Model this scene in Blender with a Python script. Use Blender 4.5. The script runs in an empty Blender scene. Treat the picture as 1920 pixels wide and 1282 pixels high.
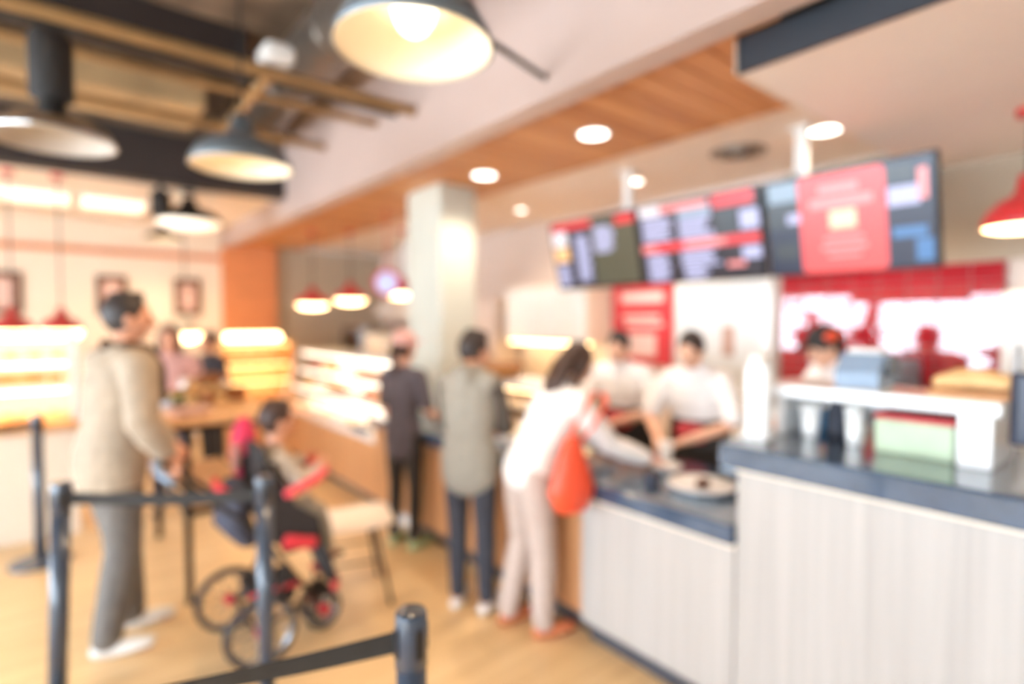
import bpy, math, random
from mathutils import Vector, Matrix, Euler
random.seed(4)
SC = bpy.context.scene
COL = SC.collection
PI = math.pi
def R(d): return math.radians(d)

# ------------------------------------------------------------------ camera
F_PX, W_PX = 1040.0, 1920.0
PITCH = math.atan(39 / F_PX)
YAW = math.atan(850 / math.hypot(F_PX, 39))
cam_d = bpy.data.cameras.new('camera')
cam = bpy.data.objects.new('camera', cam_d)
COL.objects.link(cam)
cam.location = (0, 0, 1.62)
cam.rotation_euler = (PI / 2 - PITCH, 0, -YAW)
cam_d.sensor_width = 36.0
cam_d.lens = 36.0 * F_PX / W_PX
cam_d.clip_start = 0.02
cam_d.dof.use_dof = True
cam_d.dof.focus_distance = 0.66
cam_d.dof.aperture_fstop = 1.0
SC.camera = cam

# ------------------------------------------------------------------ view, world (daylight behind the shop windows)
SC.view_settings.view_transform = 'Standard'
SC.view_settings.look = 'None'
SC.view_settings.gamma = 1.0
SC.view_settings.use_curve_mapping = False
SC.view_settings.exposure = 0.5
wd = bpy.data.worlds.new('daylight'); SC.world = wd
wd.use_nodes = True
bg = wd.node_tree.nodes['Background']
bg.inputs['Color'].default_value = (0.74, 0.87, 1.0, 1)
bg.inputs['Strength'].default_value = 15.5
LAMP_K = 1.0          # one dial for all electric lamps

def s2l(c):
    return tuple((x / 12.92 if x <= 0.04045 else ((x + 0.055) / 1.055) ** 2.4) for x in c)
def hexc(h):
    return s2l(tuple(int(h[i:i + 2], 16) / 255 for i in (0, 2, 4)))

# ------------------------------------------------------------------ materials
MATS = {}
def mat(name, color, rough=0.6, metal=0.0, var=0.12, scale=9.0, emit=None, es=0.0, stretch=None, bump=0.0, ior=1.5, coat=0.0, sheen=0.0):
    """principled surface with procedural noise variation of the colour"""
    m = bpy.data.materials.new(name); m.use_nodes = True
    nt = m.node_tree; N = nt.nodes; L = nt.links
    b = N['Principled BSDF']
    c = hexc(color) if isinstance(color, str) else color
    tc = N.new('ShaderNodeTexCoord'); mp = N.new('ShaderNodeMapping')
    if stretch: mp.inputs['Scale'].default_value = stretch
    L.new(tc.outputs['Object'], mp.inputs['Vector'])
    nz = N.new('ShaderNodeTexNoise'); nz.inputs['Scale'].default_value = scale; nz.inputs['Detail'].default_value = 3
    L.new(mp.outputs['Vector'], nz.inputs['Vector'])
    cr = N.new('ShaderNodeValToRGB')
    cr.color_ramp.elements[0].position = 0.3; cr.color_ramp.elements[1].position = 0.7
    cr.color_ramp.elements[0].color = tuple(x * (1 - var) for x in c) + (1,)
    cr.color_ramp.elements[1].color = tuple(min(1, x * (1 + var)) for x in c) + (1,)
    L.new(nz.outputs['Fac'], cr.inputs['Fac'])
    L.new(cr.outputs['Color'], b.inputs['Base Color'])
    b.inputs['Roughness'].default_value = rough
    b.inputs['Metallic'].default_value = metal
    b.inputs['IOR'].default_value = ior
    if coat: b.inputs['Coat Weight'].default_value = coat; b.inputs['Coat Roughness'].default_value = 0.1
    if bump:
        bp = N.new('ShaderNodeBump'); bp.inputs['Strength'].default_value = bump; bp.inputs['Distance'].default_value = 0.01
        L.new(nz.outputs['Fac'], bp.inputs['Height']); L.new(bp.outputs['Normal'], b.inputs['Normal'])
    if emit is not None:
        b.inputs['Emission Color'].default_value = (hexc(emit) if isinstance(emit, str) else emit) + (1,)
        b.inputs['Emission Strength'].default_value = es
    MATS[name] = m
    return m
def glass_mat(name, tint=(1, 1, 1), ior=1.45):
    m = bpy.data.materials.new(name); m.use_nodes = True
    nt = m.node_tree; N = nt.nodes; L = nt.links
    N.remove(N['Principled BSDF'])
    out = [n for n in N if n.type == 'OUTPUT_MATERIAL'][0]
    tr = N.new('ShaderNodeBsdfTransparent'); tr.inputs['Color'].default_value = tint + (1,)
    gl = N.new('ShaderNodeBsdfGlossy'); gl.inputs['Roughness'].default_value = 0.03
    fr = N.new('ShaderNodeFresnel'); fr.inputs['IOR'].default_value = ior
    mx = N.new('ShaderNodeMixShader')
    L.new(fr.outputs['Fac'], mx.inputs['Fac']); L.new(tr.outputs[0], mx.inputs[1]); L.new(gl.outputs[0], mx.inputs[2])
    L.new(mx.outputs[0], out.inputs['Surface'])
    MATS[name] = m
    return m
def wood_mat(name, c1, c2, rough=0.45, board=(0, 0), stretch=(1, 8, 8), scale=3.0):
    m = bpy.data.materials.new(name); m.use_nodes = True
    nt = m.node_tree; N = nt.nodes; L = nt.links
    b = N['Principled BSDF']
    tc = N.new('ShaderNodeTexCoord'); mp = N.new('ShaderNodeMapping'); mp.inputs['Scale'].default_value = stretch
    L.new(tc.outputs['Object'], mp.inputs['Vector'])
    nz = N.new('ShaderNodeTexNoise'); nz.inputs['Scale'].default_value = scale; nz.inputs['Detail'].default_value = 6
    L.new(mp.outputs['Vector'], nz.inputs['Vector'])
    oi = N.new('ShaderNodeObjectInfo')
    ad = N.new('ShaderNodeMath'); ad.operation = 'MULTIPLY_ADD'; ad.inputs[1].default_value = 0.35; 
    L.new(oi.outputs['Random'], ad.inputs[0]); L.new(nz.outputs['Fac'], ad.inputs[2])
    cr = N.new('ShaderNodeValToRGB')
    cr.color_ramp.elements[0].position = 0.35; cr.color_ramp.elements[1].position = 0.95
    cr.color_ramp.elements[0].color = hexc(c1) + (1,); cr.color_ramp.elements[1].color = hexc(c2) + (1,)
    L.new(ad.outputs[0], cr.inputs['Fac'])
    if board[0]:
        br = N.new('ShaderNodeTexBrick'); br.inputs['Color1'].default_value = (1, 1, 1, 1); br.inputs['Color2'].default_value = (0.93, 0.92, 0.90, 1)
        br.inputs['Mortar'].default_value = (0.75, 0.7, 0.65, 1); br.inputs['Mortar Size'].default_value = 0.003
        br.inputs['Scale'].default_value = 1; br.inputs['Brick Width'].default_value = board[0]; br.inputs['Row Height'].default_value = board[1]
        L.new(tc.outputs['Object'], br.inputs['Vector'])
        mx = N.new('ShaderNodeMix'); mx.data_type = 'RGBA'; mx.blend_type = 'MULTIPLY'; mx.inputs[0].default_value = 1
        L.new(cr.outputs['Color'], mx.inputs[6]); L.new(br.outputs['Color'], mx.inputs[7]); L.new(mx.outputs[2], b.inputs['Base Color'])
    else:
        L.new(cr.outputs['Color'], b.inputs['Base Color'])
    b.inputs['Roughness'].default_value = rough
    MATS[name] = m
    return m
def glow(name, color, s, base='f8f0e4'):
    return mat(name, base, 0.5, var=0.03, emit=color, es=s)

mat('cream_paint', 'ead9c4', 0.55, var=0.03, scale=2)
mat('ceiling_paint', 'f2dcc5', 0.5, var=0.03, scale=2)
mat('white_paint', 'ece6de', 0.5, var=0.03, scale=2)
mat('column_paint', 'c8c8ba', 0.5, var=0.03, scale=2)
mat('drop_paint', 'f0e0d2', 0.5, var=0.03, scale=2)
mat('fascia_paint', 'c6aea2', 0.5, var=0.04, scale=1.5)
mat('beige_paint', 'b5a48e', 0.6, var=0.05, scale=2)
mat('pink_wall', 'dccabd', 0.6, var=0.04, scale=2)
mat('orange_wall', 'd98a58', 0.6, var=0.10, scale=3, stretch=(1, 1, 6))
mat('deck_brown', '7d6753', 0.7, var=0.5, scale=2.6)
mat('bulkhead_dark', '2e2624', 0.6, var=0.15, scale=3)
mat('navy_fascia', '272b32', 0.5, var=0.06, scale=3)
wood_mat('floor_wood', 'd3aa76', 'eecb98', 0.32, board=(1.6, 0.19), stretch=(0.6, 6, 1), scale=2.2)
wood_mat('soffit_wood', 'b0703e', 'dda067', 0.45, stretch=(0.8, 7, 7), scale=2.5)
wood_mat('table_wood', 'c88c56', 'efbe88', 0.4, stretch=(6, 0.8, 1), scale=3)
wood_mat('counter_brown', 'a8744a', 'd09a6c', 0.4, stretch=(3, 9, 0.6), scale=2.5)
wood_mat('counter_pale', 'a19b95', 'b8b2ac', 0.5, stretch=(3, 22, 0.5), scale=1.6)
mat('slate_top', '35465c', 0.16, var=0.15, scale=14, coat=0.6)
mat('kick_steel', '5b5f69', 0.35, metal=0.6, var=0.1)
mat('post_black', '384352', 0.28, var=0.12, scale=6, coat=0.5)
mat('belt_black', '2a2622', 0.75, var=0.15, scale=30)
mat('pipe_tan', '9c7a50', 0.4, metal=0.3, var=0.2, scale=4)
mat('pipe_dark', '35302c', 0.6, var=0.2, scale=4)
mat('duct_metal', '8e8378', 0.35, metal=0.7, var=0.2, scale=3)
mat('box_tan', 'b3946a', 0.6, var=0.25, scale=3)
mat('lamp_grey', '70777c', 0.35, metal=0.4, var=0.1)
mat('lamp_inner', 'f6e6c8', 0.45, var=0.03)
mat('lamp_inner_off', 'b9aea2', 0.45, var=0.1)
mat('chrome', 'c8c4c0', 0.12, metal=1.0, var=0.03)
mat('steel', 'aeb4ba', 0.25, metal=0.9, var=0.08, scale=5)
mat('lamp_black', '26221f', 0.8, var=0.15)
mat('red_enamel', 'c8262b', 0.3, var=0.06, coat=0.5)
mat('red_tile', 'b3202c', 0.03, var=0.12, scale=2.2, ior=1.9)
mat('grout', 'b58a86', 0.8, var=0.1)
glow('bulb_warm', 'ffe2b0', 7)
glow('bulb_hot', 'fff1d8', 3.2)
glow('led_warm', 'ffd79a', 8)
glow('led_yellow', 'ffcf80', 3.4)
glow('led_white', 'fff0dc', 3.2)
glow('troffer', 'ffe9cc', 0.9)
glow('downlight', 'fff6ea', 5)
mat('screen_black', '15161a', 0.2, var=0.1, emit='20222c', es=0.5)
mat('screen_frame', '1c1d22', 0.4, var=0.1)
def scr(n, c, s=1.0): mat(n, '101014', 0.3, var=0.05, emit=c, es=s)
scr('px_red', 'f03a40', 1.0); scr('px_coral', 'ff5a58', 1.05); scr('px_lav', 'c6c6ec', 0.95); scr('px_white', 'f6ecf2', 1.0)
scr('px_olive', '5d5a44', 0.8); scr('px_dark', '2c2630', 0.8); scr('px_navy', '28324c', 0.8); scr('px_blue', '4f86c0', 0.9)
scr('px_sky', '9fb4c8', 0.85); scr('px_orange', 'ffc58a', 1.1); scr('px_pink', 'ff9a98', 1.05); scr('px_cream', 'ffe0b8', 1.1); scr('px_slate', '424a50', 0.8)
mat('poster_red', 'd8363c', 0.4, var=0.08)
mat('poster_pale', 'f0ccc2', 0.5, var=0.05)
mat('white_gloss', 'eeedea', 0.2, var=0.03, coat=0.3)
mat('white_matte', 'e8e4de', 0.6, var=0.05)
mat('door_white', 'e4e6e6', 0.35, var=0.03, scale=2)
mat('frame_brown', '5a3d2e', 0.5, var=0.15)
mat('print_rose', 'c39a88', 0.6, var=0.25, scale=12)
mat('print_white', 'e8ddd2', 0.6, var=0.06)
mat('black_metal', '2a2725', 0.4, metal=0.3, var=0.15)
mat('black_plastic', '222226', 0.35, var=0.15)
mat('rubber', '26262a', 0.6, var=0.15)
mat('green_box', 'b8c8a8', 0.5, var=0.06)
mat('blue_grey', '8296ac', 0.4, var=0.08)
mat('blue_bright', '3f86b8', 0.4, var=0.08)
mat('bread', 'c98f4c', 0.7, var=0.3, scale=12, bump=0.3)
mat('bread_pale', 'e6bf86', 0.7, var=0.2, scale=12, bump=0.3)
mat('bread_dark', '8d5528', 0.7, var=0.3, scale=12, bump=0.3)
mat('icing', 'f3e2d2', 0.5, var=0.05)
mat('berry', 'c2434a', 0.4, var=0.15, scale=20)
mat('choc', '5a3624', 0.5, var=0.2)
mat('wicker', 'a5703c', 0.7, var=0.35, scale=40, bump=0.5)
mat('leaf', '7d8a4c', 0.6, var=0.2)
mat('skin', 'd79a7a', 0.5, var=0.06, scale=14)
mat('skin_light', 'e3ae90', 0.5, var=0.06, scale=14)
mat('lip', 'b06258', 0.5, var=0.08)
mat('eye_dark', '2a1d18', 0.15, var=0.05)
mat('hair_dark', '2d221d', 0.5, var=0.3, scale=40, stretch=(4, 4, 1), bump=0.4)
mat('hair_brown', '3c261c', 0.45, var=0.3, scale=40, stretch=(4, 4, 1), bump=0.4)
mat('jacket_tan', 'a8957f', 0.8, var=0.12, scale=20, bump=0.2)
mat('jacket_pale', 'c9d3e0', 0.75, var=0.06, scale=20, bump=0.2)
mat('scarf_brown', '4a3424', 0.85, var=0.2, scale=30, bump=0.3)
mat('grey_trousers', '6e6862', 0.85, var=0.12, scale=24, bump=0.2)
mat('hoodie_grey', '8d877c', 0.85, var=0.10, scale=24, bump=0.2)
mat('sleeve_charcoal', '4e463f', 0.85, var=0.12, scale=24, bump=0.2)
mat('jeans_dark', '353740', 0.85, var=0.15, scale=24, bump=0.2)
mat('shoe_white', 'e2ded8', 0.5, var=0.05)
mat('shoe_dark', '463a34', 0.5, var=0.1)
mat('shoe_tan', 'c9754c', 0.5, var=0.08)
mat('shoe_green', 'a9b88a', 0.5, var=0.08)
mat('blouse_white', 'ebe4de', 0.8, var=0.05, scale=20, bump=0.2)
mat('trousers_rose', 'b9a79c', 0.85, var=0.08, scale=24, bump=0.2)
mat('bag_red', 'e8512f', 0.45, var=0.10, scale=6)
mat('uniform_white', 'ece8e4', 0.75, var=0.04, scale=20, bump=0.2)
mat('apron_black', '2b2826', 0.7, var=0.12)
mat('apron_red', 'c23a40', 0.6, var=0.1)
mat('top_plum', '4d4448', 0.8, var=0.12, scale=24)
mat('leggings_black', '26221f', 0.8, var=0.12)
mat('navy_cloth', '3a3b48', 0.8, var=0.12)
mat('pink_cloth', 'd8a49a', 0.8, var=0.1)
mat('magenta_cloth', 'e0365e', 0.6, var=0.1)
mat('stroller_red', 'd8343f', 0.6, var=0.1)
mat('stroller_pink', 'f0525e', 0.5, var=0.08)
mat('stroller_black', '2b2728', 0.75, var=0.15, scale=20)
mat('child_grey', 'b8ada0', 0.8, var=0.08)
mat('lime', 'a9bb4a', 0.6, var=0.1)
mat('chair_cream', 'e6d6c6', 0.4, var=0.04)
glass_mat('glass')
glass_mat('case_glass', ior=1.12)

# ------------------------------------------------------------------ mesh builder
class MB:
    def __init__(s): s.v = []; s.f = []
    def add(s, vs, fs):
        o = len(s.v); s.v += [tuple(v) for v in vs]; s.f += [tuple(i + o for i in f) for f in fs]
    def box(s, x0, y0, z0, x1, y1, z1, bev=0.0):
        if bev <= 0:
            vs = [(x, y, z) for z in (z0, z1) for y in (y0, y1) for x in (x0, x1)]
            s.add(vs, [(0, 2, 3, 1), (4, 5, 7, 6), (0, 1, 5, 4), (2, 6, 7, 3), (0, 4, 6, 2), (1, 3, 7, 5)]); return s
        b = min(bev, (x1 - x0) * .49, (y1 - y0) * .49, (z1 - z0) * .49)
        def ring(i, z):
            a0, a1, c0, c1 = x0 + i, x1 - i, y0 + i, y1 - i
            return [(a0 + b, c0, z), (a1 - b, c0, z), (a1, c0 + b, z), (a1, c1 - b, z), (a1 - b, c1, z), (a0 + b, c1, z), (a0, c1 - b, z), (a0, c0 + b, z)]
        rs = ring(b * .8, z0) + ring(0, z0 + b) + ring(0, z1 - b) + ring(b * .8, z1)
        fs = [tuple(range(7, -1, -1)), tuple(range(24, 32))]
        for k in range(3):
            for i in range(8):
                j = (i + 1) % 8; fs.append((k * 8 + i, k * 8 + j, k * 8 + 8 + j, k * 8 + 8 + i))
        s.add(rs, fs); return s
    def lathe(s, prof, c=(0, 0, 0), n=24, closed=False):
        """prof: list of (r, z) from bottom to top; capped at both ends unless closed (a ring profile)"""
        vs = []; fs = []; k = len(prof)
        for r, z in prof:
            for i in range(n):
                a = 2 * PI * i / n; vs.append((c[0] + r * math.cos(a), c[1] + r * math.sin(a), c[2] + z))
        m = k if closed else k - 1
        for q in range(m):
            p = (q + 1) % k
            for i in range(n):
                j = (i + 1) % n; fs.append((q * n + i, q * n + j, p * n + j, p * n + i))
        if not closed:
            fs.append(tuple(range(n - 1, -1, -1))); fs.append(tuple((k - 1) * n + i for i in range(n)))
        s.add(vs, fs); return s
    def tube(s, pts, rad, ref=(1, 0, 0), n=12, rnd=True):
        P = [Vector(p) for p in pts]; k = len(P)
        if not isinstance(rad, (list, tuple)): rad = [rad] * k
        rad = [(r, r) if not isinstance(r, (tuple, list)) else r for r in rad]
        T = []
        for i in range(k):
            a = P[max(0, i - 1)]; b = P[min(k - 1, i + 1)]; T.append((b - a).normalized())
        P2 = list(P); r2 = list(rad); T2 = list(T)
        if rnd:
            for e in (0, k - 1):
                sg = -1 if e == 0 else 1; mr = min(rad[e])
                ext = [(P[e] + T[e] * sg * mr * h, (rad[e][0] * q, rad[e][1] * q)) for h, q in ((.5, .87), (.85, .5))]
                if e == 0:
                    P2 = [x[0] for x in ext[::-1]] + P2; r2 = [x[1] for x in ext[::-1]] + r2; T2 = [T[0]] * 2 + T2
                else:
                    P2 += [x[0] for x in ext]; r2 += [x[1] for x in ext]; T2 += [T[-1]] * 2
        vs = []; fs = []; rf = Vector(ref)
        for p, r, t in zip(P2, r2, T2):
            x = rf - t * rf.dot(t)
            if x.length < 1e-3:
                alt = Vector((0, 1, 0)) if abs(t.y) < 0.9 else Vector((1, 0, 0))
                x = alt - t * alt.dot(t)
            x.normalize(); y = t.cross(x)
            for i in range(n):
                a = 2 * PI * i / n; vs.append(p + x * r[0] * math.cos(a) + y * r[1] * math.sin(a))
        m = len(P2)
        for q in range(m - 1):
            for i in range(n):
                j = (i + 1) % n; fs.append((q * n + i, q * n + j, q * n + n + j, q * n + n + i))
        fs.append(tuple(range(n - 1, -1, -1))); fs.append(tuple((m - 1) * n + i for i in range(n)))
        s.add(vs, fs); return s
    def ball(s, c, r, n=14, m=9, mtx=None, fn=None):
        rx, ry, rz = (r, r, r) if not isinstance(r, (tuple, list)) else r
        vs = []; fs = []
        def put(x, y, z):
            v = Vector((x * rx, y * ry, z * rz))
            if fn: v = fn(v)
            if mtx: v = mtx @ v
            vs.append(v + Vector(c))
        put(0, 0, -1)
        for k in range(1, m):
            ph = -PI / 2 + PI * k / m
            for i in range(n):
                a = 2 * PI * i / n; put(math.cos(ph) * math.cos(a), math.cos(ph) * math.sin(a), math.sin(ph))
        put(0, 0, 1)
        for i in range(n):
            j = (i + 1) % n; fs.append((0, 1 + j, 1 + i)); e = 1 + (m - 2) * n
            fs.append((e + i, e + j, len(vs) - 1))
        for k in range(m - 2):
            for i in range(n):
                j = (i + 1) % n; fs.append((1 + k * n + i, 1 + k * n + j, 1 + (k + 1) * n + j, 1 + (k + 1) * n + i))
        s.add(vs, fs); return s
    def prism(s, poly, a, b, axis='x'):
        """closed polygon extruded from a to b along an axis (poly in the two other axes, in xyz order)"""
        def pt(p, t):
            return {'x': (t, p[0], p[1]), 'y': (p[0], t, p[1]), 'z': (p[0], p[1], t)}[axis]
        n = len(poly); vs = [pt(p, a) for p in poly] + [pt(p, b) for p in poly]
        fs = [tuple(range(n - 1, -1, -1)), tuple(range(n, 2 * n))] + [(i, (i + 1) % n, n + (i + 1) % n, n + i) for i in range(n)]
        s.add(vs, fs); return s
    def mesh(s, name, material, smooth=False):
        me = bpy.data.meshes.new(name); me.from_pydata(s.v, [], s.f)
        import bmesh
        bm = bmesh.new(); bm.from_mesh(me); bmesh.ops.recalc_face_normals(bm, faces=bm.faces); bm.to_mesh(me); bm.free()
        if smooth:
            me.polygons.foreach_set('use_smooth', [True] * len(me.polygons))
        me.materials.append(MATS[material]); me.update()
        return me
    def build(s, name, material, parent=None, smooth=False, loc=None):
        o = bpy.data.objects.new(name, s.mesh(name, material, smooth)); COL.objects.link(o)
        if parent: o.parent = parent
        if loc: o.location = loc
        return o
def inst(name, me, parent=None, loc=(0, 0, 0), rot=(0, 0, 0), sc=(1, 1, 1)):
    o = bpy.data.objects.new(name, me); COL.objects.link(o); o.parent = parent
    o.location = loc; o.rotation_euler = rot; o.scale = sc
    return o
def tag(o, label, cat, group=None):
    o['label'] = label; o['category'] = cat
    if group: o['group'] = group
    return o
def thing(name, label, cat, loc=(0, 0, 0), rotz=0.0, group=None):
    o = bpy.data.objects.new(name, None); COL.objects.link(o); o.empty_display_size = 0.1
    o.location = loc; o.rotation_euler = (0, 0, rotz)
    return tag(o, label, cat, group)
def struct(name, mb, m, parent=None, label=None):
    o = mb.build(name, m, parent)
    if parent is None: o['kind'] = 'structure'
    if label: o['label'] = label
    return o
def bx(*a, bev=0.0): return MB().box(*a, bev=bev)
def lamp(kind, name, loc, power, color, parent=None, size=0.05, spot=None, rot=(0, 0, 0)):
    d = bpy.data.lights.new(name, kind); d.energy = power * LAMP_K; d.color = color
    if kind in ('POINT', 'SPOT'): d.shadow_soft_size = size
    if kind == 'SPOT': d.spot_size = spot or R(110); d.spot_blend = 0.8
    if kind == 'AREA': d.shape = 'DISK'; d.size = size
    o = bpy.data.objects.new(name, d); COL.objects.link(o); o.location = loc; o.rotation_euler = rot; o.parent = parent
    return o
WARM = (1.0, 0.72, 0.44); NEUT = (1.0, 0.85, 0.68)

# ================================================================== THE SETTING
XL, XR, YF, YB = -4.2, 4.4, -3.6, 9.0
floor = struct('floor', bx(XL, YF, -0.1, XR, YB + 0.4, 0), 'floor_wood')
# rear wall: cream plaster, orange pier, beige bay; a trim line above the pictures
wr = struct('wall_rear', bx(XL, YB, 0, 1.86, YB + 0.3, 4.0), 'cream_paint')
struct('wall_rear_pier', bx(1.86, YB - 0.12, 0, 2.6, YB + 0.3, 2.75), 'orange_wall')
struct('wall_rear_bay', bx(2.6, YB, 0, XR, YB + 0.3, 2.75), 'beige_paint')
struct('trim_1', bx(XL, YB - 0.06, 2.50, 1.86, YB, 2.57, bev=0.01), 'orange_wall')
# serving-side wall
struct('wall_right', bx(XR, YF, 0, XR + 0.2, YB + 0.3, 3.0), 'pink_wall')
struct('wall_right_upper', bx(XR - 0.02, -3.0, 1.99, XR, 2.02, 2.75), 'beige_paint')
# window wall on the aisle side (daylight)
def window_wall(side, spans, z0, z1, along, fixed, thick, a0, a1, ztop, n0):
    """a wall along Y (along='y') or X with glazed openings"""
    mbw = MB()
    def bb(p, q, za, zb):
        if along == 'y': mbw.box(fixed - thick, p, za, fixed, q, zb)
        else: mbw.box(p, fixed - thick, za, q, fixed, zb)
    bb(a0, a1, 0, z0); bb(a0, a1, z1, ztop)
    edges = [a0] + [e for sp in spans for e in sp] + [a1]
    for i in range(0, len(edges), 2): bb(edges[i], edges[i + 1], z0, z1)
    struct('wall_' + side, mbw, 'white_paint')
    for i, (p, q) in enumerate(spans):
        fr = MB(); t = 0.04
        def fb(pa, qa, za, zb):
            if along == 'y': fr.box(fixed - 0.1, pa, za, fixed - 0.04, qa, zb)
            else: fr.box(pa, fixed - 0.1, za, qa, fixed - 0.04, zb)
        fb(p, p + t, z0, z1); fb(q - t, q, z0, z1); fb(p + t, q - t, z0, z0 + t); fb(p + t, q - t, z1 - t, z1)
        w = struct('window_%d' % (n0 + i), fr, 'black_metal')
        pn = MB()
        if along == 'y': pn.add([(fixed - 0.07, p + t, z0 + t), (fixed - 0.07, q - t, z0 + t), (fixed - 0.07, q - t, z1 - t), (fixed - 0.07, p + t, z1 - t)], [(0, 1, 2, 3)])
        else: pn.add([(p + t, fixed - 0.07, z0 + t), (q - t, fixed - 0.07, z0 + t), (q - t, fixed - 0.07, z1 - t), (p + t, fixed - 0.07, z1 - t)], [(0, 1, 2, 3)])
        pn.build('pane', 'glass', w)
window_wall('left', [(-2.8, -0.6), (-0.4, 1.8), (2.0, 4.2), (4.4, 6.6)], 0.4, 2.12, 'y', XL, 0.2, YF, YB, 4.0, 1)
struct('wall_front', bx(XL, YF - 0.2, 0, XR, YF, 4.0), 'white_paint')  # unseen wall, left solid without windows to cut frontal daylight
# ceilings
BX0, BX1 = 1.86, 2.0
struct('ceiling', bx(XL, YF, 3.9, BX0, 6.0, 4.0), 'deck_brown')
struct('ceiling_rear', bx(XL, 6.2, 2.92, BX0, YB, 3.02), 'cream_paint')
struct('ceiling_counter', bx(BX1, YF, 2.77, XR + .2, YB + .3, 3.0), 'ceiling_paint')
struct('beam_bulkhead', bx(XL, 6.0, 2.90, BX0, 6.2, 3.34), 'bulkhead_dark')
struct('wall_above_bulkhead', bx(XL, 6.02, 3.34, BX0, 6.2, 4.0), 'deck_brown')
struct('beam_fascia', bx(BX0, YF, 2.70, BX1, YB, 4.0), 'fascia_paint')
# timber soffit: boards run across the strip
sof = struct('ceiling_soffit', bx(BX1, -1.2, 2.765, 3.0, YB, 2.77), 'bulkhead_dark')
pk = bx(0, 0, 0, 0.995, 0.142, 0.022, bev=0.004).mesh('board', 'soffit_wood')
y = 1.0
while y < YB - 0.15:
    inst('board', pk, sof, (BX1 + 0.002, y, 2.742)); y += 0.15
# dropped ceiling box close to the camera with navy side
struct('ceiling_drop', bx(2.115, YF, 2.60, XR, 1.16, 2.75), 'drop_paint')
struct('trim_2', bx(2.10, YF, 2.595, 2.115, 1.17, 2.75), 'navy_fascia')
struct('trim_3', bx(2.10, 1.16, 2.595, 3.0, 1.175, 2.75), 'cream_paint')
# column
struct('column', bx(2.40, 3.86, 0, 2.76, 4.40, 2.742, bev=0.012), 'column_paint')

# tiled wall panel: grout board with glossy red tiles
tp = struct('wall_tiled', bx(XR - 0.03, 0.70, 0.9, XR - 0.022, 2.04, 1.985), 'grout')
th, tw = 0.058, 0.165
tm = bx(-0.012, 0, 0, 0, tw - 0.006, th - 0.005, bev=0.0025).mesh('tile', 'red_tile')
nr = int(1.08 / th)
for r_ in range(nr):
    z = 1.985 - th * (r_ + 1)
    for c_ in range(8):
        inst('tile', tm, tp, (XR - 0.03, 0.705 + c_ * tw + 0.003, z), (R(random.uniform(-.5, .5)), R(random.uniform(-.5, .5)), R(random.uniform(-.6, .6))))

# door with surround
dr = struct('door_1', bx(XR - 0.06, 2.16, 0, XR - 0.012, 2.86, 1.90, bev=0.006), 'door_white')
struct('door_frame', MB().box(XR - 0.09, 2.08, 0, XR - 0.005, 2.16, 1.97).box(XR - 0.09, 2.86, 0, XR - 0.005, 2.94, 1.97).box(XR - 0.09, 2.16, 1.90, XR - 0.005, 2.86, 1.97), 'white_gloss', dr)
struct('handle', MB().tube([(XR - 0.1, 2.24, 1.0), (XR - 0.1, 2.36, 1.0)], 0.01).box(XR - 0.1, 2.235, 0.985, XR - 0.06, 2.26, 1.015), 'steel', dr)
struct('notice', bx(XR - 0.066, 2.40, 1.33, XR - 0.06, 2.50, 1.58), 'print_rose', dr, 'small framed notice on the door')

# ================================================================== CEILING SERVICES
tag(MB().tube([(-3.9, 3.30, 3.01), (1.86, 3.30, 3.01)], 0.035, ref=(0, 1, 0)).build('ceiling_pipe', 'pipe_tan', smooth=True), 'tan ceiling pipe running into the white fascia above the pushchair', 'pipe')
tag(MB().tube([(-3.9, 3.87, 3.08), (1.86, 3.87, 3.08)], 0.028, ref=(0, 1, 0)).build('ceiling_pipe', 'pipe_tan', smooth=True), 'thinner tan ceiling pipe behind the thick tan pipe', 'pipe')
tag(MB().tube([(-3.9, 3.56, 3.06), (1.86, 3.56, 3.06)], 0.02, ref=(0, 1, 0)).build('ceiling_conduit', 'pipe_dark', smooth=True), 'thin black conduit between the two tan ceiling pipes', 'pipe')
tag(MB().tube([(-3.9, 4.9, 3.16), (1.86, 4.9, 3.16)], 0.035, ref=(0, 1, 0)).build('ceiling_pipe', 'pipe_tan', smooth=True), 'farthest tan ceiling pipe, next to the dark bulkhead', 'pipe')
tag(MB().tube([(1.86, 2.02, 2.80), (1.35, 1.92, 2.83), (0.95, 1.80, 2.84)], 0.014, ref=(0, 1, 0)).build('ceiling_rod', 'pipe_dark', smooth=True), 'dark rod from the white fascia to the biggest lit pendant', 'rod')
tag(bx(-2.5, 5.0, 3.30, 0.95, 5.65, 3.55, bev=0.02).build('air_duct', 'box_tan'), 'tan rectangular air duct under the dark deck', 'duct')
dk = tag(MB().tube([(1.45, -1, 3.5), (1.45, 5.9, 3.5)], 0.2, ref=(1, 0, 0), n=20, rnd=False).build('round_duct', 'duct_metal', smooth=True), 'round metal air duct alongside the white fascia', 'duct')
for i in range(7): MB().lathe([(0.205, -0.02), (0.212, -0.01), (0.212, 0.01), (0.205, 0.02), (0.198, 0.02), (0.198, -0.02)], n=20, closed=True).build('duct_seam', 'duct_metal', dk, True, (1.45, -0.5 + i, 3.5)).rotation_euler = (R(90), 0, 0)
tag(bx(-3.9, 1.70, 3.62, 1.2, 1.85, 3.9).build('steel_joist', 'bulkhead_dark'), 'dark steel joist above the big lit pendant', 'joist', None)
tag(bx(-3.9, 2.9, 3.55, 1.2, 3.05, 3.9).build('steel_joist', 'bulkhead_dark'), 'dark steel joist over the first tan pipe', 'joist')
tag(bx(-3.9, 4.75, 3.55, 1.2, 4.88, 3.9).build('steel_joist', 'bulkhead_dark'), 'dark steel joist behind the tan air duct', 'joist')
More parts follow.
